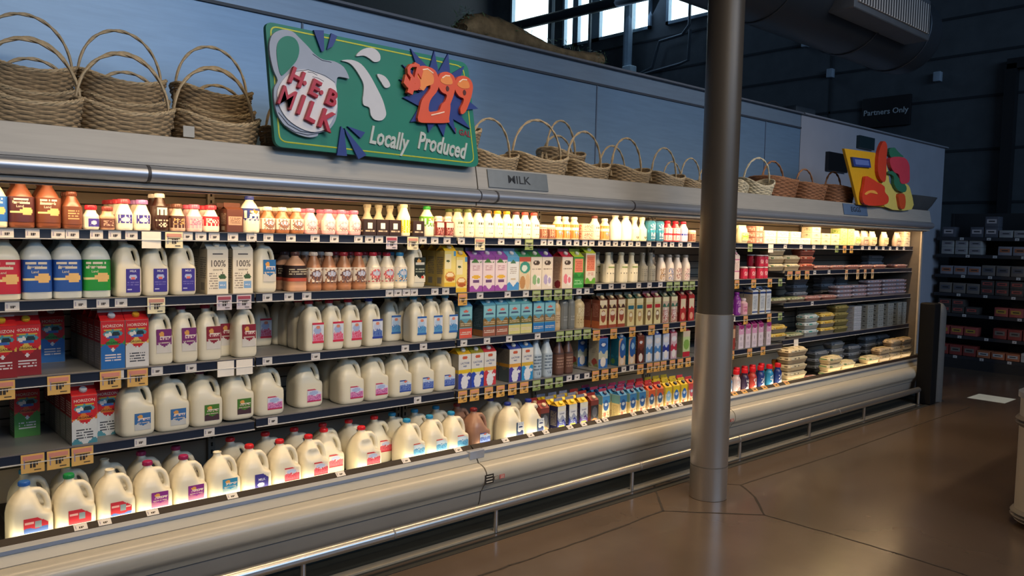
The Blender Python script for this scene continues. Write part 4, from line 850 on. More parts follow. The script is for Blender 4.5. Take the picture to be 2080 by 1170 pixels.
carton('a_yel', alm('e0c028', '2f6ab0'), 'd8c068', 'e8c030', cap='202a40', fin='d8c040', **q); carton('a_yelsky', alm('e0c028', '90b8d0'), 'd8c068', 'e8c030', cap='202a40', fin='d8c040', **q); carton('a_rd', alm('d04848', 'c05060'), 'd8a068', 'e07040', cap='202a40', fin='c84048', **q)
def ld(c): return ('d4d4d8', [('r', 0, .82, 1, 1, 'dcd8c8'), ('t', .5, .76, .015, '203070', 'Lactaid', .9), ('w', 0, .44, 1, .64, '8a90a8'), ('w', 0, .08, 1, .5, c), ('l', .2, .4, .8, .5, 'a8b0d0'), ('r', .15, .27, .85, .36, 'd8cc38'), ('x', 0, 0, 1, .001, None, 3)])
carton('q_blue', ld('2a3488'), '242850', 'd8b030', cap='e8c830', fin='8088a0', **q); carton('q_vio', ld('4a2c78'), '302850', 'd8b030', cap='e8c830', fin='8088a0', **q)
carton('q_brown', ('2c2c30', [('d', .5, .6, .34, .18, '5a5a64'), ('r', 0, .84, 1, 1, '7a3a34'), ('d', .5, .28, .4, .1, 'c86a34')]), '7a3830', '8a3a38', cap='c8b090', fin='90302c', **q)
carton('p_purple', ('e0d0d8', [('r', 0, .84, 1, 1, '9a3070'), ('w', 0, .62, 1, .82, 'd8a0c0'), ('r', .4, .36, .5, .5, '4a4450'), ('l', .2, .1, .8, .25, 'b8a8b4')]), 'd8ccd0', '9a3070', cap='8a2c68', fin='8a90a0', **q)
carton('p_dk', ('7a3a30', [('r', .1, .5, .9, .9, 'c8a080'), ('s', 0, 0, 1, .5, 'b84038', .4)]), '7a2420', '7a3a2c', cap='a89a80', **q)
carton('wb', ('ccd0d4', [('r', 0, .86, 1, .94, '26407c'), ('l', .15, .2, .85, .75, '7a8494'), ('r', 0, .05, 1, .1, '26407c')]), 'cbbfa4', 'c8ccd0', cap='26407c', fin='a8b0bc', side_ops=[('r', 0, .86, 1, .92, '26407c'), ('l', .2, .3, .8, .8, 'a8a090')], w=.08, h=.19, rh=.22)
carton('brownbox', ('5a3020', [('r', .1, .3, .9, .7, 'b08a70'), ('l', .15, .35, .85, .65, '5a3a30')]), '4a281c', '5a3020', w=.075, h=.10, rh=.13)
carton('pinkw', ('e8d4cc', [('r', 0, .8, 1, .86, 'c07098'), ('r', 0, .3, 1, .36, 'c07098'), ('l', .1, .4, .9, .75, 'a89090')]), 'e0ccc0', 'e8dcd0', cap='d8a8b8', **q)
# ------------------------------------------------------------------ round and square bottles
def bottle(key, r, h, body, cap, lab, lz, noun='milk_bottle', n=2, shoulder=.52, neck=.017, waist=0, caph=.018, capr=None, ops=(), handle=False, nx=36, taper='cone'):
    rt = empty(noun); m = MB(); N = 28; bm_ = ink(body, .3)
    hb = h-caph*.75; S = hb*shoulder
    prof = [(.90, 0), (.985, .004), (1, .012), (1, S*.5), (1, S)]
    if waist: prof = [(.90, 0), (.985, .004), (1, .012), (1, S*.22), (1-waist, S*.28), (1, S*.34), (1-waist*.2, S*.9), (1, S)]
    if taper == 'cone': sh = [(.96, S+.006), (.70, S+(hb-S)*.5), (neck/r*1.05, S+(hb-S)*.84)]
    elif taper == 'round': sh = [(.97, S+(hb-S)*.15), (.86, S+(hb-S)*.38), (.62, S+(hb-S)*.6), (neck/r*1.1, S+(hb-S)*.78)]
    else: sh = [(.93, S+(hb-S)*.10), (.62, S+(hb-S)*.34), (.40, S+(hb-S)*.62), (neck/r*1.02, S+(hb-S)*.85)]
    prof += sh + [(neck/r, hb)]
    rings = []
    for i, (k, z) in enumerate(prof):
        nn = n if z <= S+.001 else 2+(n-2)*max(0, 1-(z-S)/(hb-S)*1.3)
        rings.append(superring(-r*k, r*k, -r*k, r*k, nn, z, N))
    m.loft(rings, bm_)
    if handle: m.tube([(r*.85, 0, S*.8), (r*.95, 0, S*1.15), (r*.8, 0, S+(hb-S)*.5), (r*.35, 0, S+(hb-S)*.7)], .008, bm_, 8)
    m.build('bottle_body', rt)
    link('cap', cap_mesh(capr or neck+.0025, caph, ink(cap, .35), 16).mesh('cap', True), rt, (0, 0, h-caph))
    if lab:
        base, o_ = lab; p = MB(); sf = Surf(r, r, n); nx = nx if n == 2 else 60; paint(p, sf, sf.tot*.97, lz[0]*h, lz[1]*h, base, o_, nx, 14, lift=.0009); p.build('label', rt)
    finish(key, rt, 2*r, 2*r)
def Fq(u0, v0, u1, v1, c, k='r', *e): # ops centred on the front quarter of a wrap label
    if k == 'd': return ('d', .5+(u0-.5)*.3, v0, u1*.3, v1, c)
    return (k, .5+(u0-.5)*.3, v0, .5+(u1-.5)*.3, v1, c) + e
def PL(c, cc='d8b070'): return (c, [Fq(.1, .62, .75, .9, 'd0c8b8', 'l'), Fq(.0, .36, .6, .46, 'd8c88c'), Fq(.66, .42, .26, .14, cc, 'd'), Fq(.05, .18, .6, .28, 'd8dce0', 'l')] + [('t', .47, .78, .013, 'd0c8b0', 'Promised'), ('t', .47, .62, .013, 'd0c8b0', 'Land')])
B_ = dict(n=5, shoulder=.66, taper='round', neck=.02)
bottle('pl_red', .052, .245, 'e4dcc4', 'b02c3c', PL('b82638'), (.10, .62), **B_); bottle('pl_blue', .052, .245, 'cfd2cc', '4a78a8', PL('234f9c'), (.12, .62), **B_); bottle('pl_green', .052, .245, 'cdd2c8', '2c8a4c', PL('1f8a34'), (.12, .62), **B_)
bottle('pl_top', .044, .185, 'efe2c0', '7ab0c8', PL('2a64b0'), (.12, .62), n=3, shoulder=.62); bottle('pl_choc', .044, .182, '7c4630', '5a2c20', PL('4a2024'), (.12, .64), n=3, shoulder=.62); bottle('pl_choc2', .044, .182, '7c4630', '6a3424', PL('6a3824'), (.12, .64), n=3, shoulder=.62); bottle('pl_pint', .036, .145, '7c4630', '6a3828', ('6e3c28', [Fq(.2, .3, .8, .8, 'c89a68', 'l')]), (.12, .60), n=3, shoulder=.62)
bottle('s_whitered', .03, .095, 'f2e8d0', 'd02c38', ('f2e8d0', [Fq(.2, .1, 1.1, .9, '4a3c98'), Fq(.6, .5, .2, .22, 'd8d4e4', 'd')]), (.08, .48), waist=.06, shoulder=.6, capr=.021); bottle('s_brown', .028, .092, 'c89878', '8a4038', ('6a4038', [Fq(.1, .2, .9, .8, 'c8a088', 's', .5)]), (.08, .48), waist=.05, shoulder=.62, capr=.02)
I_ = ('eee4d0', [Fq(.05, .1, 1.0, .9, '3c3490'), Fq(.5, .45, .28, .25, 'c8c4e0', 'd')])
bottle('s_ind', .034, .125, 'f4ead2', 'd0404c', I_, (.20, .52), shoulder=.55, capr=.023); bottle('s_indp', .034, .125, 'f4ead2', 'a070a8', I_, (.20, .52), shoulder=.55, capr=.023)
bottle('dk_white', .036, .155, '3a2018', 'e8e0d0', ('3a2018', [Fq(.2, .55, .9, .95, 'e8e0c8'), Fq(.1, .2, 1.0, .45, 'c8b8a0', 'l'), Fq(.6, .1, .25, .1, 'd8c8b0', 'd')]), (.10, .66), shoulder=.62); bottle('pk_brown', .034, .115, 'dcb49c', '6a4030', ('4a2c28', [Fq(.1, .3, .9, .8, 'd8a060', 's', .5)]), (.12, .56), capr=.022)
bottle('pk_pink', .034, .115, 'ecc8c0', 'e0607c', ('e8a0ac', [Fq(.1, .3, .9, .8, 'd87090', 's', .4)]), (.12, .56), capr=.022); bottle('wh_red', .036, .115, 'f2e8d2', 'd83848', ('c8303c', [Fq(.0, .3, .6, .8, 'e8dcd0', 's', .6)]), (.22, .58), capr=.023)
O_ = lambda c: (c, [Fq(.55, .78, .22, .12, 'e08a3c', 'd'), Fq(.35, .5, 1.0, .62, 'd8d8dc'), ('w', 0, 0, 1, .25, 'efe6d0'), Fq(.1, .3, .9, .45, '9a8ab0', 'l')])
bottle('oak_blue', .045, .165, 'f0e6c8', '2c3c8c', O_('28387c'), (.24, .66), shoulder=.64); bottle('oak_green', .040, .16, 'f0e8c8', '2c9a3c', O_('5a9a28'), (.24, .66), shoulder=.64); bottle('oak_yel', .035, .165, 'f6ecc8', 'f0e8c0', ('e8c020', [Fq(.1, .1, .9, .5, 'f0e080', 'l')]), (.10, .50), shoulder=.62)
HB = lambda c: ('ece0d0', [Fq(.5, .5, .42, .36, c, 'd'), Fq(.5, .6, .3, .16, 'b8c0d8', 'd'), ('r', 0, 0, 1, .08, c), Fq(.1, .05, .9, .25, '8a6a60', 's', .4)])
bottle('ch_s', .035, .120, 'a86a44', 'efe4d0', HB('8a6a60'), (.12, .56), shoulder=.60, capr=.021); bottle('pn_s', .035, .120, 'f0b8b8', 'e87898', HB('e8a0a8'), (.12, .56), shoulder=.60, capr=.021)
bottle('ch_m', .040, .185, 'b07a58', 'e0d0c0', HB('6a4c4a'), (.20, .60), shoulder=.60, waist=.04); bottle('ch_mr', .040, .185, 'b07a58', 'a02c34', HB('6a4c4a'), (.20, .60), shoulder=.60, waist=.04); bottle('rd_m', .040, .185, 'f2e6cc', 'b82c3c', HB('d05a60'), (.20, .60), shoulder=.60, waist=.04); bottle('bl_m', .040, .185, 'f2e6cc', '3a88b8', HB('5a98c8'), (.20, .60), shoulder=.60, waist=.04)
bottle('big_ch', .050, .185, 'd0a080', '5a3a34', ('2c1a18', [Fq(.0, .45, 1.3, .8, 'b8b098', 'l'), ('r', 0, 0, 1, .2, 'b8503c')]), (.26, .66), n=3, shoulder=.66, waist=.03)
CT = lambda c: ('f2e8cc', [Fq(.5, .80, .34, .07, c, 'd'), Fq(.1, .48, .9, .56, 'c8b89c'), Fq(.3, .1, .7, .2, '8a8474', 'l')])
for k, c, cp in (('w_green', '4a6a30', '7a8a4c'), ('w_dark', '4a4440', '5a4c44'), ('w_yel', 'b8a028', 'e0a830'), ('w_red', '7a5a4c', 'd85a54'), ('w_brown', '5a5a50', '6a3c3c')): bottle(k, .036, .155, 'f4ebd0', cp, CT(c), (.06, .62), shoulder=.58, taper='round')
bottle('rw', .032, .11, 'ead8c8', 'f0e0d0', ('7a2c2c', [Fq(.0, .6, 1, .9, 'e0c8c0'), Fq(.1, .1, .9, .4, 'c87a74', 's', .5)]), (.06, .74), shoulder=.7, taper='round')
bottle('swan', .046, .20, 'f2ead0', 'b8b8a8', ('f2ead0', [Fq(.5, .80, .4, .08, '8aa858', 'd'), Fq(.5, .74, .36, .08, 'f2ead0', 'd'), Fq(.0, .42, 1.0, .48, '8a8470'), Fq(.2, .2, .8, .3, 'b8b09c', 'l')]), (.06, .62), shoulder=.46, taper='swan'); bottle('swan_grey', .04, .20, '8f8d84', '8a8a84', ('9a988c', [Fq(.0, .2, 1, .8, '7a786e', 'l')]), (.06, .55), shoulder=.5, taper='swan')
for k, c in (('sw_a', 'b89060'), ('sw_b', '7a88b0'), ('sw_c', 'a87068'), ('sw_d', 'c89098')): bottle(k, .036, .185, 'f0e0d0', '8f8c88', ('ead8c8', [Fq(.0, .0, 1, 1, c, 's', .5), Fq(.1, .4, .9, .5, '5a4c48')]), (.06, .50), shoulder=.56, taper='round')
bottle('tallcream', .034, .16, 'fff2d0', 'f0e6c8', ('fbeec8', [Fq(.5, .2, .2, .1, '6a5a3c', 'd')]), (.06, .5), shoulder=.5, taper='swan'); bottle('milkglass', .042, .17, 'fffaf0', 'efe6d0', None, (0, 0), shoulder=.6, taper='round')
TB = lambda c, k: (c, [Fq(.1, .55, .9, .9, 'd8e4ec', 's', .5), ('r', 0, .45, 1, .55, k), Fq(.2, .1, .8, .4, 'e8e0e0', 's', .5)])
bottle('teal_tub', .042, .14, '2f7088', '2f6a88', TB('2c7898', '3aa0c0'), (.05, .92), shoulder=.92, neck=.034, capr=.038); bottle('red_bot', .034, .145, 'd03040', 'c82438', TB('e8c0c0', 'd82c40'), (.05, .66), shoulder=.68); bottle('blue_bot', .034, .145, 'd8c8d8', 'c83048', TB('d0c0e0', '3c4aa8'), (.05, .66), shoulder=.68)
bottle('pudding', .032, .085, 'd8c0a0', 'f0e4cc', ('8a5240', [Fq(.1, .2, .9, .8, 'd8a888', 's', .5)]), (.06, .70), shoulder=.82, neck=.026, capr=.030); bottle('orangejar', .032, .14, 'f0d8b0', 'f0e8d8', ('d88840', [Fq(.1, .2, .9, .5, '6aa8d0', 's', .5), ('r', 0, .6, 1, .8, 'f4ecd8')]), (.06, .66), shoulder=.7, taper='round')
bottle('beige', .030, .20, 'c8a878', 'b8a890', ('d0b890', [Fq(.1, .2, .9, .8, 'a88a68', 'l')]), (.1, .58), shoulder=.72, taper='round'); bottle('greyb', .032, .215, '6f7270', '8e9290', ('787a76', [Fq(.2, .2, .8, .5, '9a9a94', 'l')]), (.1, .68), shoulder=.8, neck=.02, taper='round'); bottle('beigebig', .042, .205, 'd4c094', 'c8c4b8', ('c8b488', [Fq(.0, .5, 1, .9, 'e0d4b0', 's', .5), Fq(.1, .1, .9, .4, 'a08a60', 'l')]), (.08, .68), shoulder=.76, taper='round', neck=.018)
bottle('almw', .036, .235, 'b8c4cc', '8a949c', ('b0bec8', [Fq(.0, .3, 1, .9, '6a7a8a', 'l'), Fq(.3, .05, .7, .2, '5a6a7a', 's', .5)]), (.05, .62), n=3, shoulder=.66, taper='cone'); bottle('almc', .034, .225, '5a4038', '4a4848', ('6a4a3e', [Fq(.0, .2, 1, .8, '9a7a68', 'l'), ('r', 0, .9, 1, 1, '4a3c3c')]), (.05, .62), n=3, shoulder=.66, taper='cone')
CR = lambda c, c2: (c, [Fq(.1, .55, .9, .9, 'e0dce0', 's', .55), Fq(.5, .35, .35, .2, c2, 'd'), Fq(.0, .0, 1, .2, 'd8c8c0', 's', .5)])
for k, c, c2 in (('cr_blue', '2c84c8', 'e0dce8'), ('cr_white', 'd8c0c0', 'b05048'), ('cr_dark', '3a2848', 'd8ccd0'), ('cr_red', 'b84038', 'e0d0c8'), ('cr_navy', '1f3478', 'd8dce8'), ('cr_sky', '2c88b8', 'c8d8e4')): bottle(k, .033, .215, c, 'd8202c', CR(c, c2), (.05, .66), noun='creamer_bottle', shoulder=.70, neck=.02, capr=.0235, caph=.034, taper='round')
bottle('cr_or', .031, .21, 'd89038', 'e08a28', CR('c8803c', '3a2020'), (.05, .66), noun='creamer_bottle', shoulder=.70, neck=.02, capr=.0235, caph=.034, taper='round')
bottle('purp', .034, .18, '7a2c8c', '8a3098', ('8a3098', [Fq(.0, .6, 1, .9, 'd8a8d0', 's', .5), Fq(.5, .3, .3, .2, 'e0b8d8', 'd')]), (.05, .7), shoulder=.74, taper='round'); bottle('pinkb', .034, .13, 'e0b8b8', 'e8d8d8', ('e8a8b8', [Fq(.0, .2, 1, .7, 'c04878', 's', .5)]), (.05, .7), shoulder=.74, taper='round')
bottle('redcup', .034, .095, 'c82840', 'e8d8d8', ('c82848', [Fq(.1, .3, .9, .8, 'e8b8b8', 's', .5)]), (.05, .8), shoulder=.86, neck=.03, capr=.033, caph=.01)
# ------------------------------------------------------------------ egg cartons, packs and boxes
def egg(key, base, lid, lab, flat=False, w=.26, d=.12, noun='egg_carton'):
    r = empty(noun); m = MB(); h0, h1 = (.030, .057) if not flat else (.018, .036)
    m.loft([superring(-w*.44, w*.44, -d*.42, d*.42, 6, 0, 32), superring(-w*.48, w*.48, -d*.47, d*.47, 6, h0*.9, 32), superring(-w*.5, w*.5, -d*.5, d*.5, 6, h0, 32), superring(-w*.5, w*.5, -d*.5, d*.5, 6, h0+.003, 32)], ink(base, .7)); m.build('tray', r)
    m = MB(); m.loft([superring(-w*.49, w*.49, -d*.49, d*.49, 6, h0+.003, 32), superring(-w*.44, w*.44, -d*.43, d*.43, 5, h1-.006, 32), superring(-w*.42, w*.42, -d*.41, d*.41, 5, h1, 32)], ink(lid, .6))
    if not flat:
        for i in range(6):
            for j in (-1, 1): m.lathe([(w*.06, 0), (w*.05, .004), (w*.02, .006)], ink(lid, .6), 10, ((i-2.5)*w*.137, j*d*.2, h1-.001))
    m.build('lid', r)
    m = MB(); n_ = 14
    for i in range(n_):
        c = random.choice(lab); m.box(((i+.5-n_/2)*w*.8/n_, 0, h1+(.0055 if not flat else .001)), (w*.8/n_, d*.5, .0012), ink(c))
        c = random.choice(lab); m.box(((i+.5-n_/2)*w*.8/n_, -d*.458, h0+.012), (w*.8/n_, .012, h1*.16), ink(c))
        c = random.choice(lab)
        if i < 7: m.box((-w*.468, (i-3)*d*.1, h0+.012), (.008, d*.1, h1*.16), ink(c))
    m.build('label', r, smooth=False); finish(key, r, w, d)
egg('e_beige', 'b09a78', 'd8c8a0', ['d8c8a0', 'e8dcc0', '6a8a5c', 'd8c8a0']); egg('e_big', 'a08c70', 'd4c4a0', ['d8c8a0', 'e8dcc0', '7a6a50', 'd8c8a0'], w=.34, d=.14)
egg('e_red', '8a4a3c', 'c87a5c', ['c86a50', 'e0c8b0', 'b04838']); egg('e_teal', '9a9c98', 'c8cfcc', ['3a9a90', 'd8d8d0', 'c8cfcc']); egg('e_yel', '7a7468', 'e0c060', ['e0b040', 'f0e0b0', 'c89030'])
egg('e_tan', '8a7660', 'c0a888', ['c8b090', 'e0c890', '7a6a50']); egg('e_grey', '66686a', '8a8c90', ['8a8c90', 'a0a2a8', '707276']); egg('e_olive', '6a6238', '8a7e48', ['8a7e48', 'a89a60']); egg('e_blue', '4a6a80', '8aa8bc', ['5a88a8', 'c8d0d8'])
egg('f_pink', '8a5448', 'd8a090', ['d8b0a0', 'e8d8d0', 'b85a50', '8a7890'], True, .30, .13, 'flat_pack'); egg('f_blue', '7a6a70', 'b8b8c8', ['8898b8', 'd8d0d0', 'b87068'], True, .30, .13, 'flat_pack'); egg('f_green', '6a5a4c', 'd0c8a0', ['c8d0a0', 'e0dcc0', '8a9a60'], True, .30, .13, 'flat_pack')
def boxy(key, w, d, h, c, ops, noun='food_box', c2=None):
    r = empty(noun); m = MB(); m.box((0, 0, h/2), (w, d, h), ink(c), .002); m.build('box_body', r)
    p = MB(); paint(p, Flat(d/2), w*.96, .003, h-.003, c2 or c, ops, 16, 10); paint(p, Flat(w/2, 0, 1), d*.96, .003, h-.003, c2 or c, ops, 10, 10); p.build('printed_panel', r, smooth=False); finish(key, r, w, d)
boxy('bx_cream', .15, .10, .05, 'e8d8b8', [('l', .2, .3, .8, .7, 'b8a888'), ('r', .4, .6, .6, .75, '8a7a64')]); boxy('bx_white', .17, .10, .052, 'f4ecd8', [('s', .1, .3, .9, .8, 'c8b8a0', .25)]); boxy('bx_pink', .10, .09, .05, 'e0b8a0', [('s', .1, .1, .9, .9, 'b86a58', .4)]); boxy('bx_red', .11, .09, .045, 'c88878', [('s', .1, .1, .9, .9, 'e8d8c8', .4)])
boxy('bx_grey', .13, .11, .045, '8a9090', [('d', .3, .6, .06, .1, '2a2c2e'), ('d', .7, .6, .06, .1, '2a2c2e')]); boxy('bx_pale', .15, .11, .045, 'b0b4bc', [('r', 0, .3, 1, .36, '8a8c98'), ('s', .1, .5, .9, .8, '7a6a80', .2)]); boxy('bx_brown', .12, .10, .05, '7a5038', [('s', .1, .3, .9, .8, 'a88058', .3)]); boxy('bx_green', .12, .10, .05, 'd8dc98', [('s', .1, .1, .9, .9, '8ab040', .4)]); boxy('bx_dark', .075, .07, .080, '2a1814', [('r', .3, .4, .7, .8, 'e0dcd0'), ('l', .1, .1, .9, .3, 'b8a890')])
def bag(key, c, cs):
    r = empty('food_bag'); m = MB(); w, d, h = .12, .06, .14; R_ = []
    for z, k, e in ((0, .8, .8), (.01, .95, 1), (h*.4, 1, 1.05), (h*.75, .95, .7), (h*.9, .9, .25), (h, .92, .06)): R_.append(superring(-w/2*k, w/2*k, -d/2*e, d/2*e, 3, z, 24))
    m.loft(R_, ink(c, .4)); m.build('bag_body', r)
    p = MB(); paint(p, Flat(d/2*1.05), w*.75, .02, h*.6, c, [('s', 0, .1, 1, .9, cs, .4), ('r', .1, .4, .9, .55, cs)], 14, 12); p.build('label', r, smooth=False); finish(key, r, w, d)
bag('bg_green', 'e4dcae', '8ab03c'); bag('bg_cream', 'e8d0a8', 'b88a68'); bag('bg_pink', 'd8b8a0', '7a5a54')
# ------------------------------------------------------------------ stocking the shelves
PLACED = {}
SN = {1: 'top shelf', 2: 'second shelf', 3: 'third shelf', 4: 'fourth shelf', 5: 'bottom deck'}
CATS = {'gallon_jug': 'milk jug', 'half_gallon_jug': 'milk jug', 'milk_carton': 'carton', 'milk_bottle': 'bottle', 'creamer_bottle': 'bottle', 'egg_carton': 'egg carton', 'flat_pack': 'pack', 'food_box': 'box', 'food_bag': 'bag'}
def front_y(s): return 3.305 if s == 5 else 3.418
def base_z(s, x): return DECK+.0225 if s == 5 else SH[s][bay_of(x)]+TOPZ
RUNS = []
def run(s, keys, desc, loc, pxs, back=0.0, deep=0, stack=1, grp=None, dz=0.0, rz=0, shift=0.0):
    """one run of like products; pxs = where each one's front stands in the photo; deep = how many more stand behind each; stack = boxes high"""
    for i, px in enumerate(pxs):
        key = keys if isinstance(keys, str) else keys[i % len(keys)]
        y = front_y(s)+back+PD[key]/2; zz = 1.0
        x = xat(px, y-PD[key]*.35, base_z(s, 3)+.08)+shift+(.030 if s == 5 and key.startswith('g_') else .008 if key.startswith('g_') else 0)
        which = '' if len(pxs) == 1 else ', %s from left' % nth(i)
        dp = deep if isinstance(deep, int) else deep[i]; st = stack if isinstance(stack, int) else stack[i]
        for k in range(dp+1):
            for h in range(st):
                RUNS.append(dict(s=s, key=key, x=x, y=y+k*(PD[key]+.006), k=k, h=h, dz=dz, rz=rz, lab=(desc, which, loc, k, h, st), grp=grp or (desc.split(' with ')[0]+' on the '+SN[s])))
def resolve():
    rows = {}
    for r in RUNS:
        if r['k'] == 0 and r['h'] == 0: rows.setdefault((r['s'], round(r['y']-PD[r['key']]/2, 2)), []).append(r)
    mp = {}
    for key, L_ in rows.items():
        L_.sort(key=lambda r: r['x'])
        for it in range(60):            # push neighbours apart until nobody overlaps
            mv = False
            for a, b in zip(L_, L_[1:]):
                need = (PW[a['key']]+PW[b['key']])/2*.97+.003; g = b['x']-a['x']
                if g < need-1e-4:
                    e = min(.02, (need-g)/2); a['nx'] = a['x']; a['x'] -= e; b['x'] += e; mv = True
            if not mv: break
        for i, r in enumerate(L_):
            g = min([abs(r['x']-q_['x'])-PW[q_['key']]/2 for q_ in L_[max(0, i-1):i]+L_[i+1:i+2]] or [9])
            r['sx'] = max(.8, min(1, (g-.001)/(PW[r['key']]/2)))
        for r in L_: mp[id(r['lab'][1]), r['lab'][0], r['lab'][2]] = r
    heads = [r for r in RUNS if r['k'] == 0 and r['h'] == 0]; cur = None
    for r in RUNS:
        if r['k'] == 0 and r['h'] == 0: cur = r
        else: r['x'] = cur['x']; r['sx'] = cur.get('sx', 1)
BEHIND = ['', 'second row', 'third row', 'fourth row', 'fifth row', 'sixth row']
def stock():
    for r in RUNS:
        if r['k'] and r['y']+PD[r['key']]/2 > 3.918: continue
        src, used = PROTO[r['key']]; o = dup(src) if used else src; PROTO[r['key']][1] = True
        kind = src.name.split('.')[0]; x = r['x']; i = bay_of(x)
        lo, hi_ = BAYS[0]+.05, BAYS[8]-.06; x = min(max(x, lo+PW[r['key']]/2), hi_-PW[r['key']]/2)
        H1 = HT[r['key']]; z = max(base_z(r['s'], x), base_z(r['s'], x-PW[r['key']]/2), base_z(r['s'], x+PW[r['key']]/2))+r['dz']+r['h']*(H1+.001)
        o.location = (x, r['y'], z); o.rotation_euler.z = r['rz']+random.uniform(-.03, .03)*(0 if 'carton' in kind or 'box' in kind or 'pack' in kind else 1)
        sx = r.get('sx', 1); o.scale = (sx, 1, 1)
        d, which, loc, k, h, st = r['lab']; lab = d + which + ' ' + loc
        if st > 1: lab += ', ' + ('stack bottom' if h == 0 else 'stack top' if h == st-1 else '%s up' % nth(h))
        if k: lab += ', ' + BEHIND[k]
        tag(o, lab, CATS[kind], r['grp'])
HT = {}
for k, (root, _) in PROTO.items():
    h = 0
    for c in root.children:
        if c.type == 'MESH': h = max([h]+[c.location.z+v.co.z for v in c.data.vertices]) if not c.rotation_euler.x else h
    HT[k] = h
# ---- top shelf
run(1, 'pl_top', 'cream bottle with blue label', 'at left edge of top shelf', [0])
run(1, ['pl_choc', 'pl_choc2'], 'large chocolate milk bottle', 'at left end of top shelf', [45, 92], deep=1)
run(1, 'pl_pint', 'small chocolate milk bottle', 'right of the two large ones', [150], deep=1)
run(1, 's_whitered', 'small white bottle with red cap', 'beside small chocolate bottle', [190])
run(1, 's_brown', 'small pale brown bottle', 'beside small red-capped bottle on top shelf', [219])
run(1, ['s_ind', 's_indp'], 'white bottle with indigo label', 'on top shelf', [254, 289], deep=3)
run(1, 'dk_white', 'tall dark brown bottle with white cap', 'near canopy joint', [325], deep=1)
run(1, 'pk_brown', 'pinkish bottle with brown label', 'right of tall dark bottle', [363], deep=1)
run(1, 'pk_pink', 'pink strawberry bottle', 'right of brown-label bottle', [398], deep=1)
run(1, 'wh_red', 'white bottle with red label', 'left of the brown boxes', [432], deep=1)
run(1, 'brownbox', 'short brown chocolate carton', 'left of big blue-capped bottle', [476], deep=2)
run(1, 'oak_blue', 'big white bottle with navy label and cap', 'on top shelf', [514])
run(1, 'ch_s', 'brown chocolate bottle with white cap', 'right of navy-label bottle', [548, 577, 605], deep=2)
run(1, 'pn_s', 'pink strawberry bottle with pink cap', 'right of the brown row', [633], deep=1)
run(1, 'pn_s', 'pink milk bottle', 'in separate group of three on top shelf', [681, 708, 736], deep=1)
run(1, 'bx_dark', 'small black drink box', 'left of yellow-label bottle', [762, 782, 803])
run(1, 'tallcream', 'tall cream glass-like bottle', 'behind the black boxes', [757, 776, 795, 812], back=.12)
run(1, 'oak_yel', 'tall cream bottle with yellow label', 'on top shelf', [826])
run(1, 'bx_dark', 'single dark drink box', 'between yellow and green label bottles', [848])
run(1, 'oak_green', 'white bottle with green label and green cap', 'on top shelf', [870])
run(1, 'rw', 'small white-capped bottle with dark red label', 'right of green-capped bottle', [898, 915], deep=1)
run(1, ['w_green', 'w_green', 'w_dark', 'w_dark', 'w_yel', 'w_yel', 'w_brown', 'w_red', 'w_red'], 'slim cream bottle', 'in the row of nine under MILK plate', [932, 952, 974, 993, 1013, 1031, 1051, 1068, 1086], deep=1)
run(1, 'pudding', 'small brown-label cup', 'right of the nine cream bottles', [1103, 1118], deep=1)
run(1, 'orangejar', 'white jar with orange label', 'among mixed tubs on top shelf', [1136, 1152, 1171])
run(1, 'bx_pink', 'peach coloured box', 'among mixed tubs on top shelf', [1192], stack=2)
run(1, 'w_brown', 'cream bottle standing alone', 'right of the peach boxes', [1213]); run(1, 'orangejar', 'jar with orange and white label', 'left of big bright bottle', [1233])
run(1, 'milkglass', 'bright plain white bottle', 'on top shelf near pillar', [1256, 1277]); run(1, 'tallcream', 'tall cream bottle with narrow neck', 'on top shelf near pillar', [1294, 1309], deep=1)
run(1, 'teal_tub', 'teal tub-shaped bottle', 'on top shelf near the pillar', [1326, 1343]); run(1, ['red_bot', 'red_bot', 'blue_bot'], 'red-capped shaker bottle', 'on top shelf left of pillar', [1361, 1377, 1393]); run(1, 'pudding', 'small cup', 'on top shelf touching the pillar', [1410])
run(1, 'blue_bot', 'pale bottle with pink label', 'on top shelf right of the pillar', [1487]); run(1, 'bg_green', 'yellow-green food bag', 'on top shelf right of the pillar', [1512], deep=1)
run(1, 'bx_red', 'red and white cheese box', 'on top shelf right of pillar', [1540], stack=3)
run(1, 'bx_white', 'bright white box', 'on top shelf in the white row', [1562, 1588, 1614, 1634], stack=[2, 2, 2, 1])
run(1, 'bx_cream', 'cream box', 'right of the white box row', [1655, 1675, 1694], stack=[3, 2, 2]); run(1, 'bx_green', 'pale green box', 'in the green stacks on top shelf', [1711, 1726], stack=3)
run(1, 'bg_green', 'pale green bag', 'on top shelf past the green boxes', [1742]); run(1, ['bg_pink', 'bg_cream'], 'cream food bag', 'in the top shelf end row', [1758, 1775], deep=1); run(1, 'bg_cream', 'cream bag beside dark gap', 'at far end of top shelf', [1799]); run(1, 'bg_pink', 'pinkish bag', 'at far end of top shelf', [1825]); run(1, 'bx_cream', 'cream box against the end panel', 'on top shelf', [1849], stack=3)
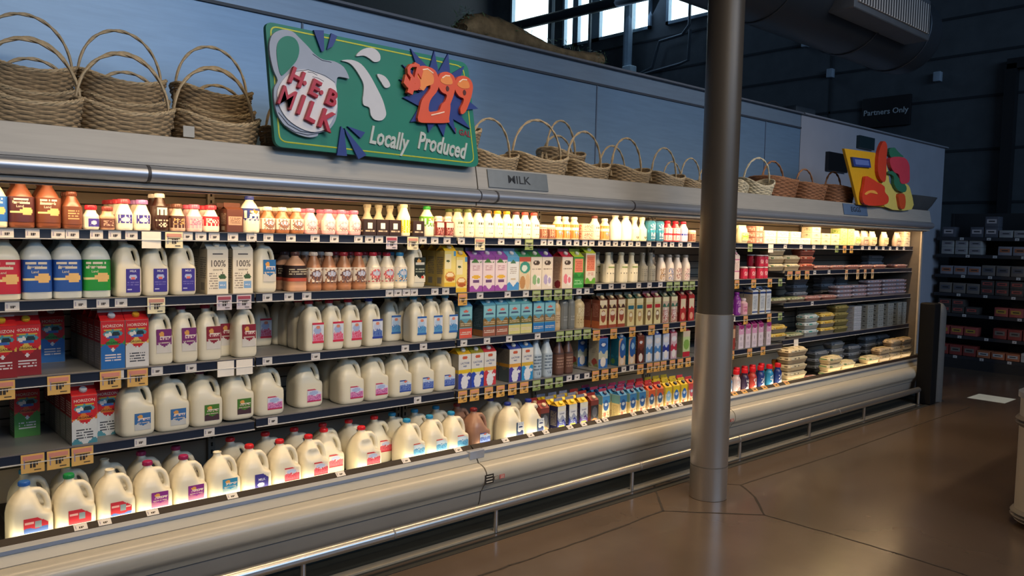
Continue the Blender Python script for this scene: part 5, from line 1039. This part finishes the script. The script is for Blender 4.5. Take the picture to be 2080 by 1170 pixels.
# ---- second shelf
run(2, 'pl_red', 'square milk bottle with red label', 'at left edge of second shelf', [17])
run(2, 'pl_blue', 'square milk bottle with blue label', 'on second shelf', [75, 134], deep=1)
run(2, 'pl_green', 'square milk bottle with green label', 'on second shelf', [197], deep=1)
run(2, ['h_ind', 'h_indred', 'h_indred'], 'half gallon jug with indigo label', 'on second shelf', [261, 318, 374], deep=2)
run(2, 'c100', 'cream carton printed 100%', 'on second shelf', [440, 491], deep=1)
run(2, 'h_oakblue', 'half gallon jug with blue label and grey cap', 'at shelf joint', [540])
run(2, 'big_ch', 'wide chocolate bottle with black label', 'on second shelf', [607], deep=1)
run(2, 'big_ch', 'wide chocolate bottle set further back', 'on second shelf', [583], back=.10)
run(2, ['ch_m', 'ch_m', 'ch_mr', 'ch_mr'], 'chocolate bottle with oval label', 'on second shelf', [641, 672, 703, 733], deep=2)
run(2, 'rd_m', 'white bottle with red oval label', 'on second shelf', [763, 791], deep=2); run(2, 'bl_m', 'white bottle with blue oval label', 'on second shelf', [817], deep=1)
run(2, 'h_dark', 'half gallon jug with black label', 'on second shelf', [846], deep=1)
run(2, 'nog', 'yellow carton with pastry picture', 'on second shelf', [912, 934], deep=2)
run(2, 'oat', 'purple-topped carton with purple base', 'on second shelf', [964, 990, 1017], deep=2); run(2, 'oatblue', 'white carton with blue base', 'right of purple-topped cartons', [1041], deep=2)
run(2, 'almgreen', 'carton with teal label and red stripe', 'on second shelf', [1062], deep=2); run(2, ['sogreen', 'sopurple'], 'white carton with brown badge', 'on second shelf', [1084, 1107], deep=2)
run(2, 'sored', 'red-topped carton with brown badge', 'on second shelf', [1149], deep=2); run(2, 'gr_or', 'green and orange carton', 'on second shelf', [1172], deep=2); run(2, 'wh_or', 'white carton with orange panel', 'left of dark shelf gap', [1196], deep=2)
run(2, 'swan', 'tall cream swan-necked bottle', 'on second shelf', [1241, 1268, 1289], deep=1); run(2, 'swan_grey', 'grey translucent bottle', 'on second shelf', [1310, 1326]); run(2, ['sw_a', 'sw_b', 'sw_c', 'sw_d'], 'pink-shouldered white bottle', 'left of the pillar', [1347, 1364, 1380, 1397], deep=1)
run(2, 'pinkw', 'white and pink carton', 'on second shelf right of the pillar', [1494]); run(2, 'redcup', 'red cup-shaped bottle', 'on second shelf right of pillar', [1515, 1531, 1547, 1561], deep=1, stack=[1, 1, 2, 2])
run(2, 'e_beige', 'beige egg carton', 'in second shelf stacks', [1584], stack=3); run(2, 'e_beige', 'cream egg carton', 'beside the first stack on second shelf', [1612], stack=2); run(2, 'e_red', 'red-brown egg carton', 'in second shelf stacks', [1642], stack=3)
run(2, 'f_pink', 'pink flat pack', 'on second shelf past the egg stacks', [1672, 1698, 1724, 1752]); run(2, 'f_pink', 'pink flat pack', 'on second shelf at far end', [1785, 1835]); run(2, 'e_grey', 'grey egg carton deep at the back', 'of second shelf', [1775, 1800], back=.25, stack=2)
# ---- third shelf
run(3, 'hz_dark', 'red carton with dark red base', 'at left edge of third shelf', [4]); run(3, 'hz_dark', 'red carton with dark red base set back', 'on third shelf', [54], back=.02)
run(3, 'hz_blue', 'red and blue carton alone deep', 'at back of third shelf', [105], back=.30)
run(3, 'hz_blue', 'red carton with blue base and green band', 'on third shelf', [229], deep=4); run(3, 'hz_white', 'red carton with white base', 'on third shelf', [281], deep=3)
run(3, ['h_purple', 'h_purple', 'h_oakred'], 'half gallon jug with slanted label', 'on third shelf', [331, 376, 421], deep=[1, 1, 0]); run(3, 'h_oakred', 'half gallon jug with red label set back', 'on third shelf', [455], back=.08); run(3, 'h_oakred', 'half gallon jug with red label', 'at end of left bay', [500])
run(3, 'h_pink', 'half gallon jug with pink label deep in gap', 'on third shelf', [540, 566], back=.30)
run(3, 'h_pink', 'half gallon jug with pink label', 'on third shelf', [638, 681, 715], deep=2); run(3, 'h_blue', 'half gallon jug with blue cap standing alone', 'on third shelf', [759], deep=2)
run(3, 'h_light', 'dim half gallon jug', 'set back on third shelf', [799, 829], back=.11); run(3, 'h_light', 'half gallon jug with light blue cap', 'on third shelf', [854, 884, 911], deep=2)
run(3, 'b_red', 'blue carton with red base', 'on third shelf', [941], deep=1); run(3, 'b_brown', 'blue carton with brown base', 'on third shelf', [991, 1017], deep=2); run(3, 'b_yel', 'blue carton with pale yellow base', 'on third shelf', [1042, 1066], deep=2); run(3, 'b_blue', 'blue carton with bright blue base', 'on third shelf', [1091, 1115], deep=2)
run(3, 'beige', 'slim beige bottle', 'right of blue cartons', [1132]); run(3, 'greyb', 'grey cylindrical bottle', 'on third shelf', [1148, 1162], deep=1); run(3, 'beigebig', 'large beige bottle', 'on third shelf', [1180])
run(3, 'n_brown', 'carton with dark wave and brown base', 'on third shelf', [1223, 1242, 1260], deep=2); run(3, 'n_teal', 'cream carton with teal band', 'on third shelf', [1279, 1297], deep=2); run(3, 'n_red', 'cream carton with red band', 'on third shelf', [1316, 1333], deep=2); run(3, 'n_mix', 'cream carton with speckled base', 'on third shelf', [1350, 1367], deep=2); run(3, 'n_dkred', 'dark red carton', 'on third shelf left of pillar', [1385, 1402], deep=1)
run(3, 'purp', 'purple bottle', 'on third shelf right of pillar', [1486, 1501], deep=1); run(3, 'pinkb', 'small pink and white bottle', 'right of purple bottles', [1515], deep=1); run(3, 'wb', 'white and navy carton', 'on third shelf right of pillar', [1531, 1546, 1561], deep=1)
run(3, 'f_green', 'greenish flat pack', 'on third shelf', [1586, 1616], stack=1); run(3, 'f_pink', 'long pink flat pack', 'on third shelf', [1650, 1680]); run(3, 'e_grey', 'dark grey egg carton deep', 'at back of third shelf', [1625, 1680, 1710], back=.22, stack=3); run(3, 'f_blue', 'blue and pink flat pack', 'in triple stacks on third shelf', [1715, 1745, 1775, 1805, 1838], stack=[3, 3, 4, 4, 4])
# ---- fourth shelf
run(4, 'hz_green', 'red and green carton alone', 'deep on fourth shelf', [54], back=.26); run(4, 'hz_org', 'red and white organic carton', 'front one on fourth shelf', [170], deep=4); run(4, 'hz_org', 'red and white carton one step back', 'on fourth shelf', [217], back=.09, deep=1)
run(4, 'g_oakblue', 'capless gallon jug with blue label', 'on fourth shelf', [280, 348], deep=1); run(4, 'g_oakgreen', 'gallon jug with green and brown label', 'on fourth shelf', [416, 480], deep=1); run(4, 'g_p', 'gallon jug with pink label', 'at bay joint on fourth shelf', [545], deep=1)
run(4, 'g_p', 'gallon jug with pink label, dim', 'set back on fourth shelf', [625], back=.05); run(4, 'g_p', 'gallon jug with pink label', 'on fourth shelf in middle bay', [712, 764], deep=1); run(4, 'g_b', 'gallon jug with blue swirl label', 'on fourth shelf', [814, 859, 900], deep=1)
run(4, ['l_yb', 'l_bl', 'l_red'], 'white carton with yellow stripe and cow picture', 'on fourth shelf', [939, 966, 992], deep=2); run(4, ['l_or', 'l_sky'], 'white carton with orange stripe', 'on fourth shelf', [1043, 1068], deep=2)
run(4, 'almw', 'tall grey-white almond drink bottle', 'on fourth shelf', [1092, 1114], deep=1); run(4, 'almc', 'tall dark brown drink bottle', 'on fourth shelf', [1138, 1157], deep=1); run(4, 'k_deep', 'blue carton set back in shadow', 'on fourth shelf', [1180], back=.14)
run(4, 'k_deep', 'blue carton with pink cap', 'on fourth shelf', [1222]); run(4, 'k_blue', 'blue carton with tan swirl', 'on fourth shelf', [1261, 1281], deep=2); run(4, 'k_brown', 'brown carton', 'beside blue cartons on fourth shelf', [1299], deep=1); run(4, 'k_sky', 'carton with sky blue glass picture', 'on fourth shelf', [1316, 1333], deep=2); run(4, 'k_navy', 'carton with navy picture', 'on fourth shelf', [1350], deep=1); run(4, 'k_pink', 'carton with crimson picture', 'on fourth shelf', [1366], deep=1); run(4, 'k_green', 'green and red carton', 'touching the pillar on fourth shelf', [1391], deep=1)
run(4, 'p_dk', 'dark red carton', 'on fourth shelf right of pillar', [1486], deep=1); run(4, 'p_purple', 'white carton with purple top', 'on fourth shelf right of pillar', [1503, 1517, 1530, 1543, 1559], deep=2)
run(4, 'e_yel', 'yellow-lidded egg carton', 'on fourth shelf', [1584], stack=2); run(4, 'f_green', 'green-labelled flat pack', 'on fourth shelf', [1614]); run(4, 'e_teal', 'grey egg carton with teal label', 'on fourth shelf', [1646], stack=3); run(4, 'e_yel', 'orange-labelled egg carton', 'in stack of four on fourth shelf', [1680], stack=3); run(4, 'e_olive', 'olive brown egg carton', 'in tallest stack on fourth shelf', [1708], stack=4); run(4, 'bx_pale', 'pale lilac box', 'in stack on fourth shelf', [1738], stack=5); run(4, 'bx_grey', 'grey box with dark dots', 'near fourth shelf end', [1764, 1785, 1805, 1825, 1845], stack=5)
# ---- bottom deck
run(5, ['g_redblue', 'g_redgreen', 'g_red'], 'gallon jug with red cow label', 'in front row of bottom deck', [46, 138, 222])
run(5, 'g_purple', 'gallon jug with purple label', 'in front row of bottom deck', [302, 377]); run(5, 'g_teal', 'capless gallon jug with teal label', 'in front row of bottom deck', [443]); run(5, 'g_indigo', 'gallon jug with indigo label', 'in front row of bottom deck', [507])
run(5, ['g_r', 'g_rd'], 'gallon jug with red cap and swirl label', 'in bottom deck front row', [571, 628]); run(5, 'g_r', 'gallon jug one step back beside dented jug', 'on bottom deck', [662], back=.07)
run(5, 'g_rd', 'dented gallon jug with red cap', 'standing forward alone on deck', [739]); run(5, 'g_r', 'gallon jug behind the dented forward one', 'on bottom deck', [765], back=.155); run(5, 'g_r', 'shaded gallon jug with red cap', 'set back left of the dented one', [712], back=.16)
run(5, 'g_l', 'gallon jug with light blue cap', 'in front row of bottom deck', [832, 879, 921]); run(5, 'g_choc', 'chocolate milk gallon jug', 'on bottom deck', [968], deep=1); run(5, 'g_whiteblue', 'white gallon jug with navy cap', 'on bottom deck', [1038, 1080], deep=1)
run(5, ['g_plainblue', 'g_redgreen', 'g_plainopen', 'g_plainpurple', 'g_plainpurple', 'g_plain', 'g_plain', 'g_plain', 'g_plain'], 'gallon jug in second row', 'of bottom deck', [48, 133, 210, 288, 356, 470, 542, 601, 660], back=.165)
run(5, 'g_plainblue', 'gallon jug with light blue cap in second row', 'of bottom deck', [807, 845, 888], back=.165)
run(5, 'q_brown', 'dark red-brown carton side', 'left of blue cartons on deck', [1104], back=.02, deep=1); run(5, ['q_blue', 'q_blue', 'q_vio'], 'carton with yellow gable and blue base', 'on bottom deck', [1138, 1161, 1183], deep=2); run(5, 'q_brown', 'dark carton with orange base', 'on bottom deck', [1205], deep=2)
run(5, 'a_blue', 'blue almond drink carton one step back', 'on bottom deck', [1228], deep=2, back=.05); run(5, 'a_blue', 'blue almond drink carton', 'on bottom deck', [1263, 1283, 1302], deep=2); run(5, 'a_red', 'orange-red almond drink carton', 'on bottom deck', [1321, 1338], deep=2); run(5, ['a_yelsky', 'a_yel', 'a_yel'], 'yellow-topped almond drink carton', 'on bottom deck', [1355, 1371, 1387], deep=2); run(5, 'a_rd', 'red drink carton', 'at the pillar on bottom deck', [1402], deep=1)
run(5, ['cr_blue', 'cr_white', 'cr_dark', 'cr_red', 'cr_navy', 'cr_sky', 'cr_navy'], 'creamer bottle with red flip cap', 'right of pillar', [1483, 1500, 1517, 1533, 1549, 1567, 1584], deep=[1, 1, 1, 1, 1, 1, 0]); run(5, 'cr_or', 'creamer bottle with orange cap', 'behind the red-capped creamers', [1577, 1590], back=.14)
run(5, 'e_big', 'large cream egg carton', 'in tall stack beside creamers', [1618], stack=5); run(5, 'f_pink', 'open flat pack', 'lying on deck right of egg stack', [1655]); run(5, 'e_beige', 'tan egg carton', 'in low stack mid deck', [1695, 1723], stack=[3, 2]); run(5, 'e_beige', 'single cream egg carton', 'on bottom deck', [1750, 1773], stack=[1, 2]); run(5, 'e_tan', 'tan egg carton', 'in end stacks on bottom deck', [1797, 1818, 1840], stack=[3, 4, 4]); run(5, 'e_grey', 'grey egg carton', 'at the back of bottom deck', [1668, 1700, 1735, 1768, 1800], back=.26, stack=[3, 4, 3, 4, 4])
resolve(); stock()
_bad = [o['label'] for o in bpy.data.objects if 'label' in o and len(o['label'].split()) > 16]
print('LONG', len(_bad), _bad[:200])
for k, (root, used) in list(PROTO.items()):
    if not used:
        for c in list(root.children): bpy.data.objects.remove(c)
        bpy.data.objects.remove(root)
for kind, (root, used) in list(PB.items()):
    pass
# ------------------------------------------------------------------ price tags
def tag_mesh(w_, h_, c, head=None, dark='3a3028', num=True):
    m = MB(); m.box((0, 0, 0), (w_, .0016, h_), ink(c)); d = -.0013
    if head: m.box((0, d, h_*.30), (w_*.86, .0006, h_*.22), ink(head))
    if num:
        m.box((-w_*.08, d, -h_*.08), (w_*.09, .0006, h_*.30), ink(dark)); m.box((w_*.06, d, -h_*.08), (w_*.12, .0006, h_*.30), ink(dark)); m.box((w_*.18, d, -h_*.02), (w_*.07, .0006, h_*.18), ink(dark))
        m.box((-w_*.36, d, .0), (w_*.05, .0006, h_*.5), ink('8a80a0'))
        if head: m.box((0, d, h_*.1), (w_*.7, .0006, h_*.05), ink(dark)); m.box((w_*.2, d, -h_*.36), (w_*.3, .0006, h_*.05), ink(dark))
    return m.mesh('price_tag')
TM = {'w': (tag_mesh(.046, .032, 'd8d2cc'), 'small white price tag', .046), 'W': (tag_mesh(.075, .068, 'f0e8dc', num=False), 'blank white card', .075), 'C': (tag_mesh(.07, .066, 'ece0b8', 'c89080'), 'cream sale tag', .07),
      'Y': (tag_mesh(.078, .072, 'dcae62', 'd08878'), 'large yellow-orange sale tag', .078), 'O': (tag_mesh(.064, .066, 'dba652', 'd49478'), 'orange sale tag', .064), 'G': (tag_mesh(.064, .062, '8a9c5c', 'a8b488'), 'green sale tag', .064), 'R': (tag_mesh(.066, .064, 'd0c4c8', 'a04858'), 'white sale tag with red heading', .066), 'T': (tag_mesh(.05, .09, 'd8b888', 'c08868'), 'tall tan sale tag', .05)}
def tags(s, spec, area_='', y=None):
    by = {}
    for k, px in spec: by.setdefault(k, []).append(px)
    for k, L_ in by.items():
        L_ = sorted(L_); last = -9; lx = -9
        for i, px in enumerate(L_):
            me, nm, w_ = TM[k]
            if s == 5: z = .424; x = xat(px, 3.247, z); yy = 3.247
            else:
                x = xat(px, 3.402, SH[s][3]+.02); zb = SH[s][bay_of(x)]; yy = 3.4015 if k == 'w' else 3.3985; z = zb+.0205 if k == 'w' else zb+.036-TMH[k]/2
            if x-lx < w_*.96: x = lx+w_*.98
            if x > 8.54: continue
            lx = x
            o = link('price_tag', me); o.location = (x, yy, z)
            if s == 5: o.rotation_euler.x = math.radians(-52); o.rotation_euler.x = math.radians(-54); o.scale = (1, 1, .85 if k == 'w' else .6); o.location = (x, 3.2487, .4222)
            elif k != 'w': o.rotation_euler.z = random.uniform(-.05, .05)
            tag(o, '%s on %s edge%s, %s from the left' % (nm, SN[s], area_, nth(i)), 'price tag', nm+'s on the '+SN[s]+' edge')
TMH = {'w': .032, 'W': .068, 'C': .066, 'Y': .072, 'O': .066, 'G': .062, 'R': .064, 'T': .09}
w_ = lambda *p: [('w', v) for v in p]
tags(1, w_(13, 66, 118, 147, 196, 233, 267, 380, 408, 435, 473, 511, 545, 591, 640, 679, 728, 750, 770, 859, 883, 908, 937, 1018, 1052, 1104, 1118, 1136, 1155, 1171, 1188, 1202, 1220, 1235, 1250, 1266, 1281, 1296, 1318, 1338, 1351, 1365, 1382, 1400, 1595, 1627, 1653, 1676, 1752, 1766, 1780, 1794, 1808, 1822, 1836, 1850) + [('W', 307), ('C', 353), ('R', 795), ('C', 838), ('C', 974), ('G', 1074), ('O', 1484), ('G', 1523), ('W', 1565), ('G', 1699), ('O', 1715), ('O', 1729)])
tags(2, w_(25, 163, 209, 246, 543, 587, 623, 791, 808, 825, 841, 883, 905, 975, 1031, 1068, 1176, 1192, 1216, 1241, 1266, 1297, 1319, 1341, 1484, 1654, 1683) + [('C', 317), ('R', 455), ('R', 495), ('O', 939), ('G', 1089), ('G', 1112), ('G', 1133), ('G', 1154), ('G', 1359), ('G', 1374), ('G', 1392), ('G', 1405), ('O', 1496), ('O', 1530), ('O', 1563), ('G', 1584), ('Y', 1603), ('Y', 1619), ('Y', 1638), ('T', 1718), ('T', 1741), ('T', 1756), ('T', 1771), ('T', 1850)])
tags(3, w_(279-40, 319, 388, 543, 641, 823, 860, 942, 989, 1034, 1092, 1490, 1649) + [('Y', 5), ('Y', 119), ('Y', 224), ('Y', 279), ('W', 458), ('W', 496), ('G', 1137), ('G', 1155), ('G', 1173), ('G', 1192), ('O', 1211), ('O', 1246), ('O', 1284), ('O', 1323), ('O', 1352), ('O', 1387), ('O', 1514), ('O', 1562), ('G', 1584)])
tags(4, w_(285, 425, 554, 848, 1156, 1172, 1192, 1267, 1283) + [('Y', 66), ('Y', 118), ('Y', 167), ('O', 939), ('O', 963), ('O', 992), ('O', 1016), ('O', 1040), ('O', 1064), ('G', 1089), ('G', 1114), ('G', 1135), ('O', 1209), ('O', 1228), ('O', 1247), ('O', 1300), ('O', 1319), ('O', 1333), ('O', 1347), ('O', 1365), ('O', 1381), ('O', 1397), ('O', 1486), ('O', 1522), ('O', 1549), ('W', 1616)])
tags(5, w_(164, 213, 310, 472, 692, 825, 931, 1027, 1078, 1109, 1158, 1186, 1216, 1230, 1287, 1311, 1337, 1353, 1369, 1382) + [('O', v) for v in (1492, 1512, 1533, 1553, 1577, 1598)])
# ------------------------------------------------------------------ dark grocery shelving beyond the case
gs = empty('grocery_shelving', (11.0, 2.6, 0)); y0, y1 = .6, 4.05; sm2 = mat((.02, .02, .022), .5)
m = MB(); m.box((.55, (y0+y1)/2-2.6, 1.0), (.05, y1-y0, 2.0), sm2); m.build('back_board', gs, smooth=False)
m = MB(); m.box((.25, (y0+y1)/2-2.6, .06), (.55, y1-y0, .12), sm2); m.build('base', gs, smooth=False)
LV = [.16, .42, .70, .96, 1.20, 1.46, 1.68]
for z in LV: m = MB(); m.box((.27, (y0+y1)/2-2.6, z-.012), (.50, y1-y0, .022), sm2); m.box((.015, (y0+y1)/2-2.6, z-.02), (.008, y1-y0, .04), mat((.03, .03, .035), .4)); m.build('shelf', gs, smooth=False)
for yy in (y0+.01, 1.75, 2.9, y1-.01): m = MB(); m.box((.5, yy-2.6, 1.0), (.05, .03, 2.0), sm2); m.build('upright', gs, smooth=False)
tag(gs, 'long dark grocery shelving unit beyond the end of case', 'shelving')
boxes = []
cols = ['8a3a34', 'a8a4a0', 'c0bcb8', '7a7068', 'b8923c', 'a85048', '5a5a62', 'b06a48', '908a90', 'c4b8b8', '4a4440', 'd0ccd0']
for i, c in enumerate(cols):
    h_ = (.13, .09, .11)[i % 3]; m = MB(); m.box((0, 0, h_/2), (.16, .15, h_), ink(c), .006); me = None
    r = empty('grocery_box'); m.build('box_body', r); p = MB(); p.box((-.081, 0, h_*.55), (.001, .11, h_*.4), ink(cols[(i*5+3) % 12])); p.box((-.0815, 0, h_*.55), (.001, .07, h_*.12), ink('2a2a2c')); p.build('printed_panel', r, smooth=False); remember(r); boxes.append([r, False, h_])
levn = ['lowest', 'second lowest', 'third lowest', 'middle', 'third highest', 'second highest', 'highest']
for li, z in enumerate(LV):
    yy = 3.92; k = 0
    while yy > 1.9:
        st = random.choice((1, 1, 2)) if li not in (0,) else 1; b = boxes[(li*5 + int(k/3)*7) % 12]
        if li and random.random() < .08: yy -= .17; continue
        for h in range(st):
            if h*b[2]+b[2] > .21 and li < 6: break
            src = b[0]; o = dup(src) if b[1] else src; b[1] = True; o.location = (11.11, yy, z+.001+h*(b[2]+.001))
            tag(o, 'dim grocery box on %s dark shelf, %s from the left%s' % (levn[li], nth(k), ', upper one' if h else ''), 'box', 'grocery boxes on the dark shelving')
        k += 1; yy -= .163
for i, (li, n_) in enumerate(((0, 3), (1, 6), (2, 6), (3, 6), (4, 6), (5, 7), (6, 7))):
    for j in range(n_):
        o = link('price_tag', TM['w'][0]); o.location = (11.009, 3.75-j*.31-.04*(i % 3), LV[li]-.02); o.rotation_euler.z = -PI/2
        tag(o, 'small white price tag on %s dark shelf, %s from the left' % (levn[li], nth(j)), 'price tag', 'price tags on the dark shelving')
for b in boxes:
    if not b[1]:
        for c in list(b[0].children): bpy.data.objects.remove(c)
        bpy.data.objects.remove(b[0])
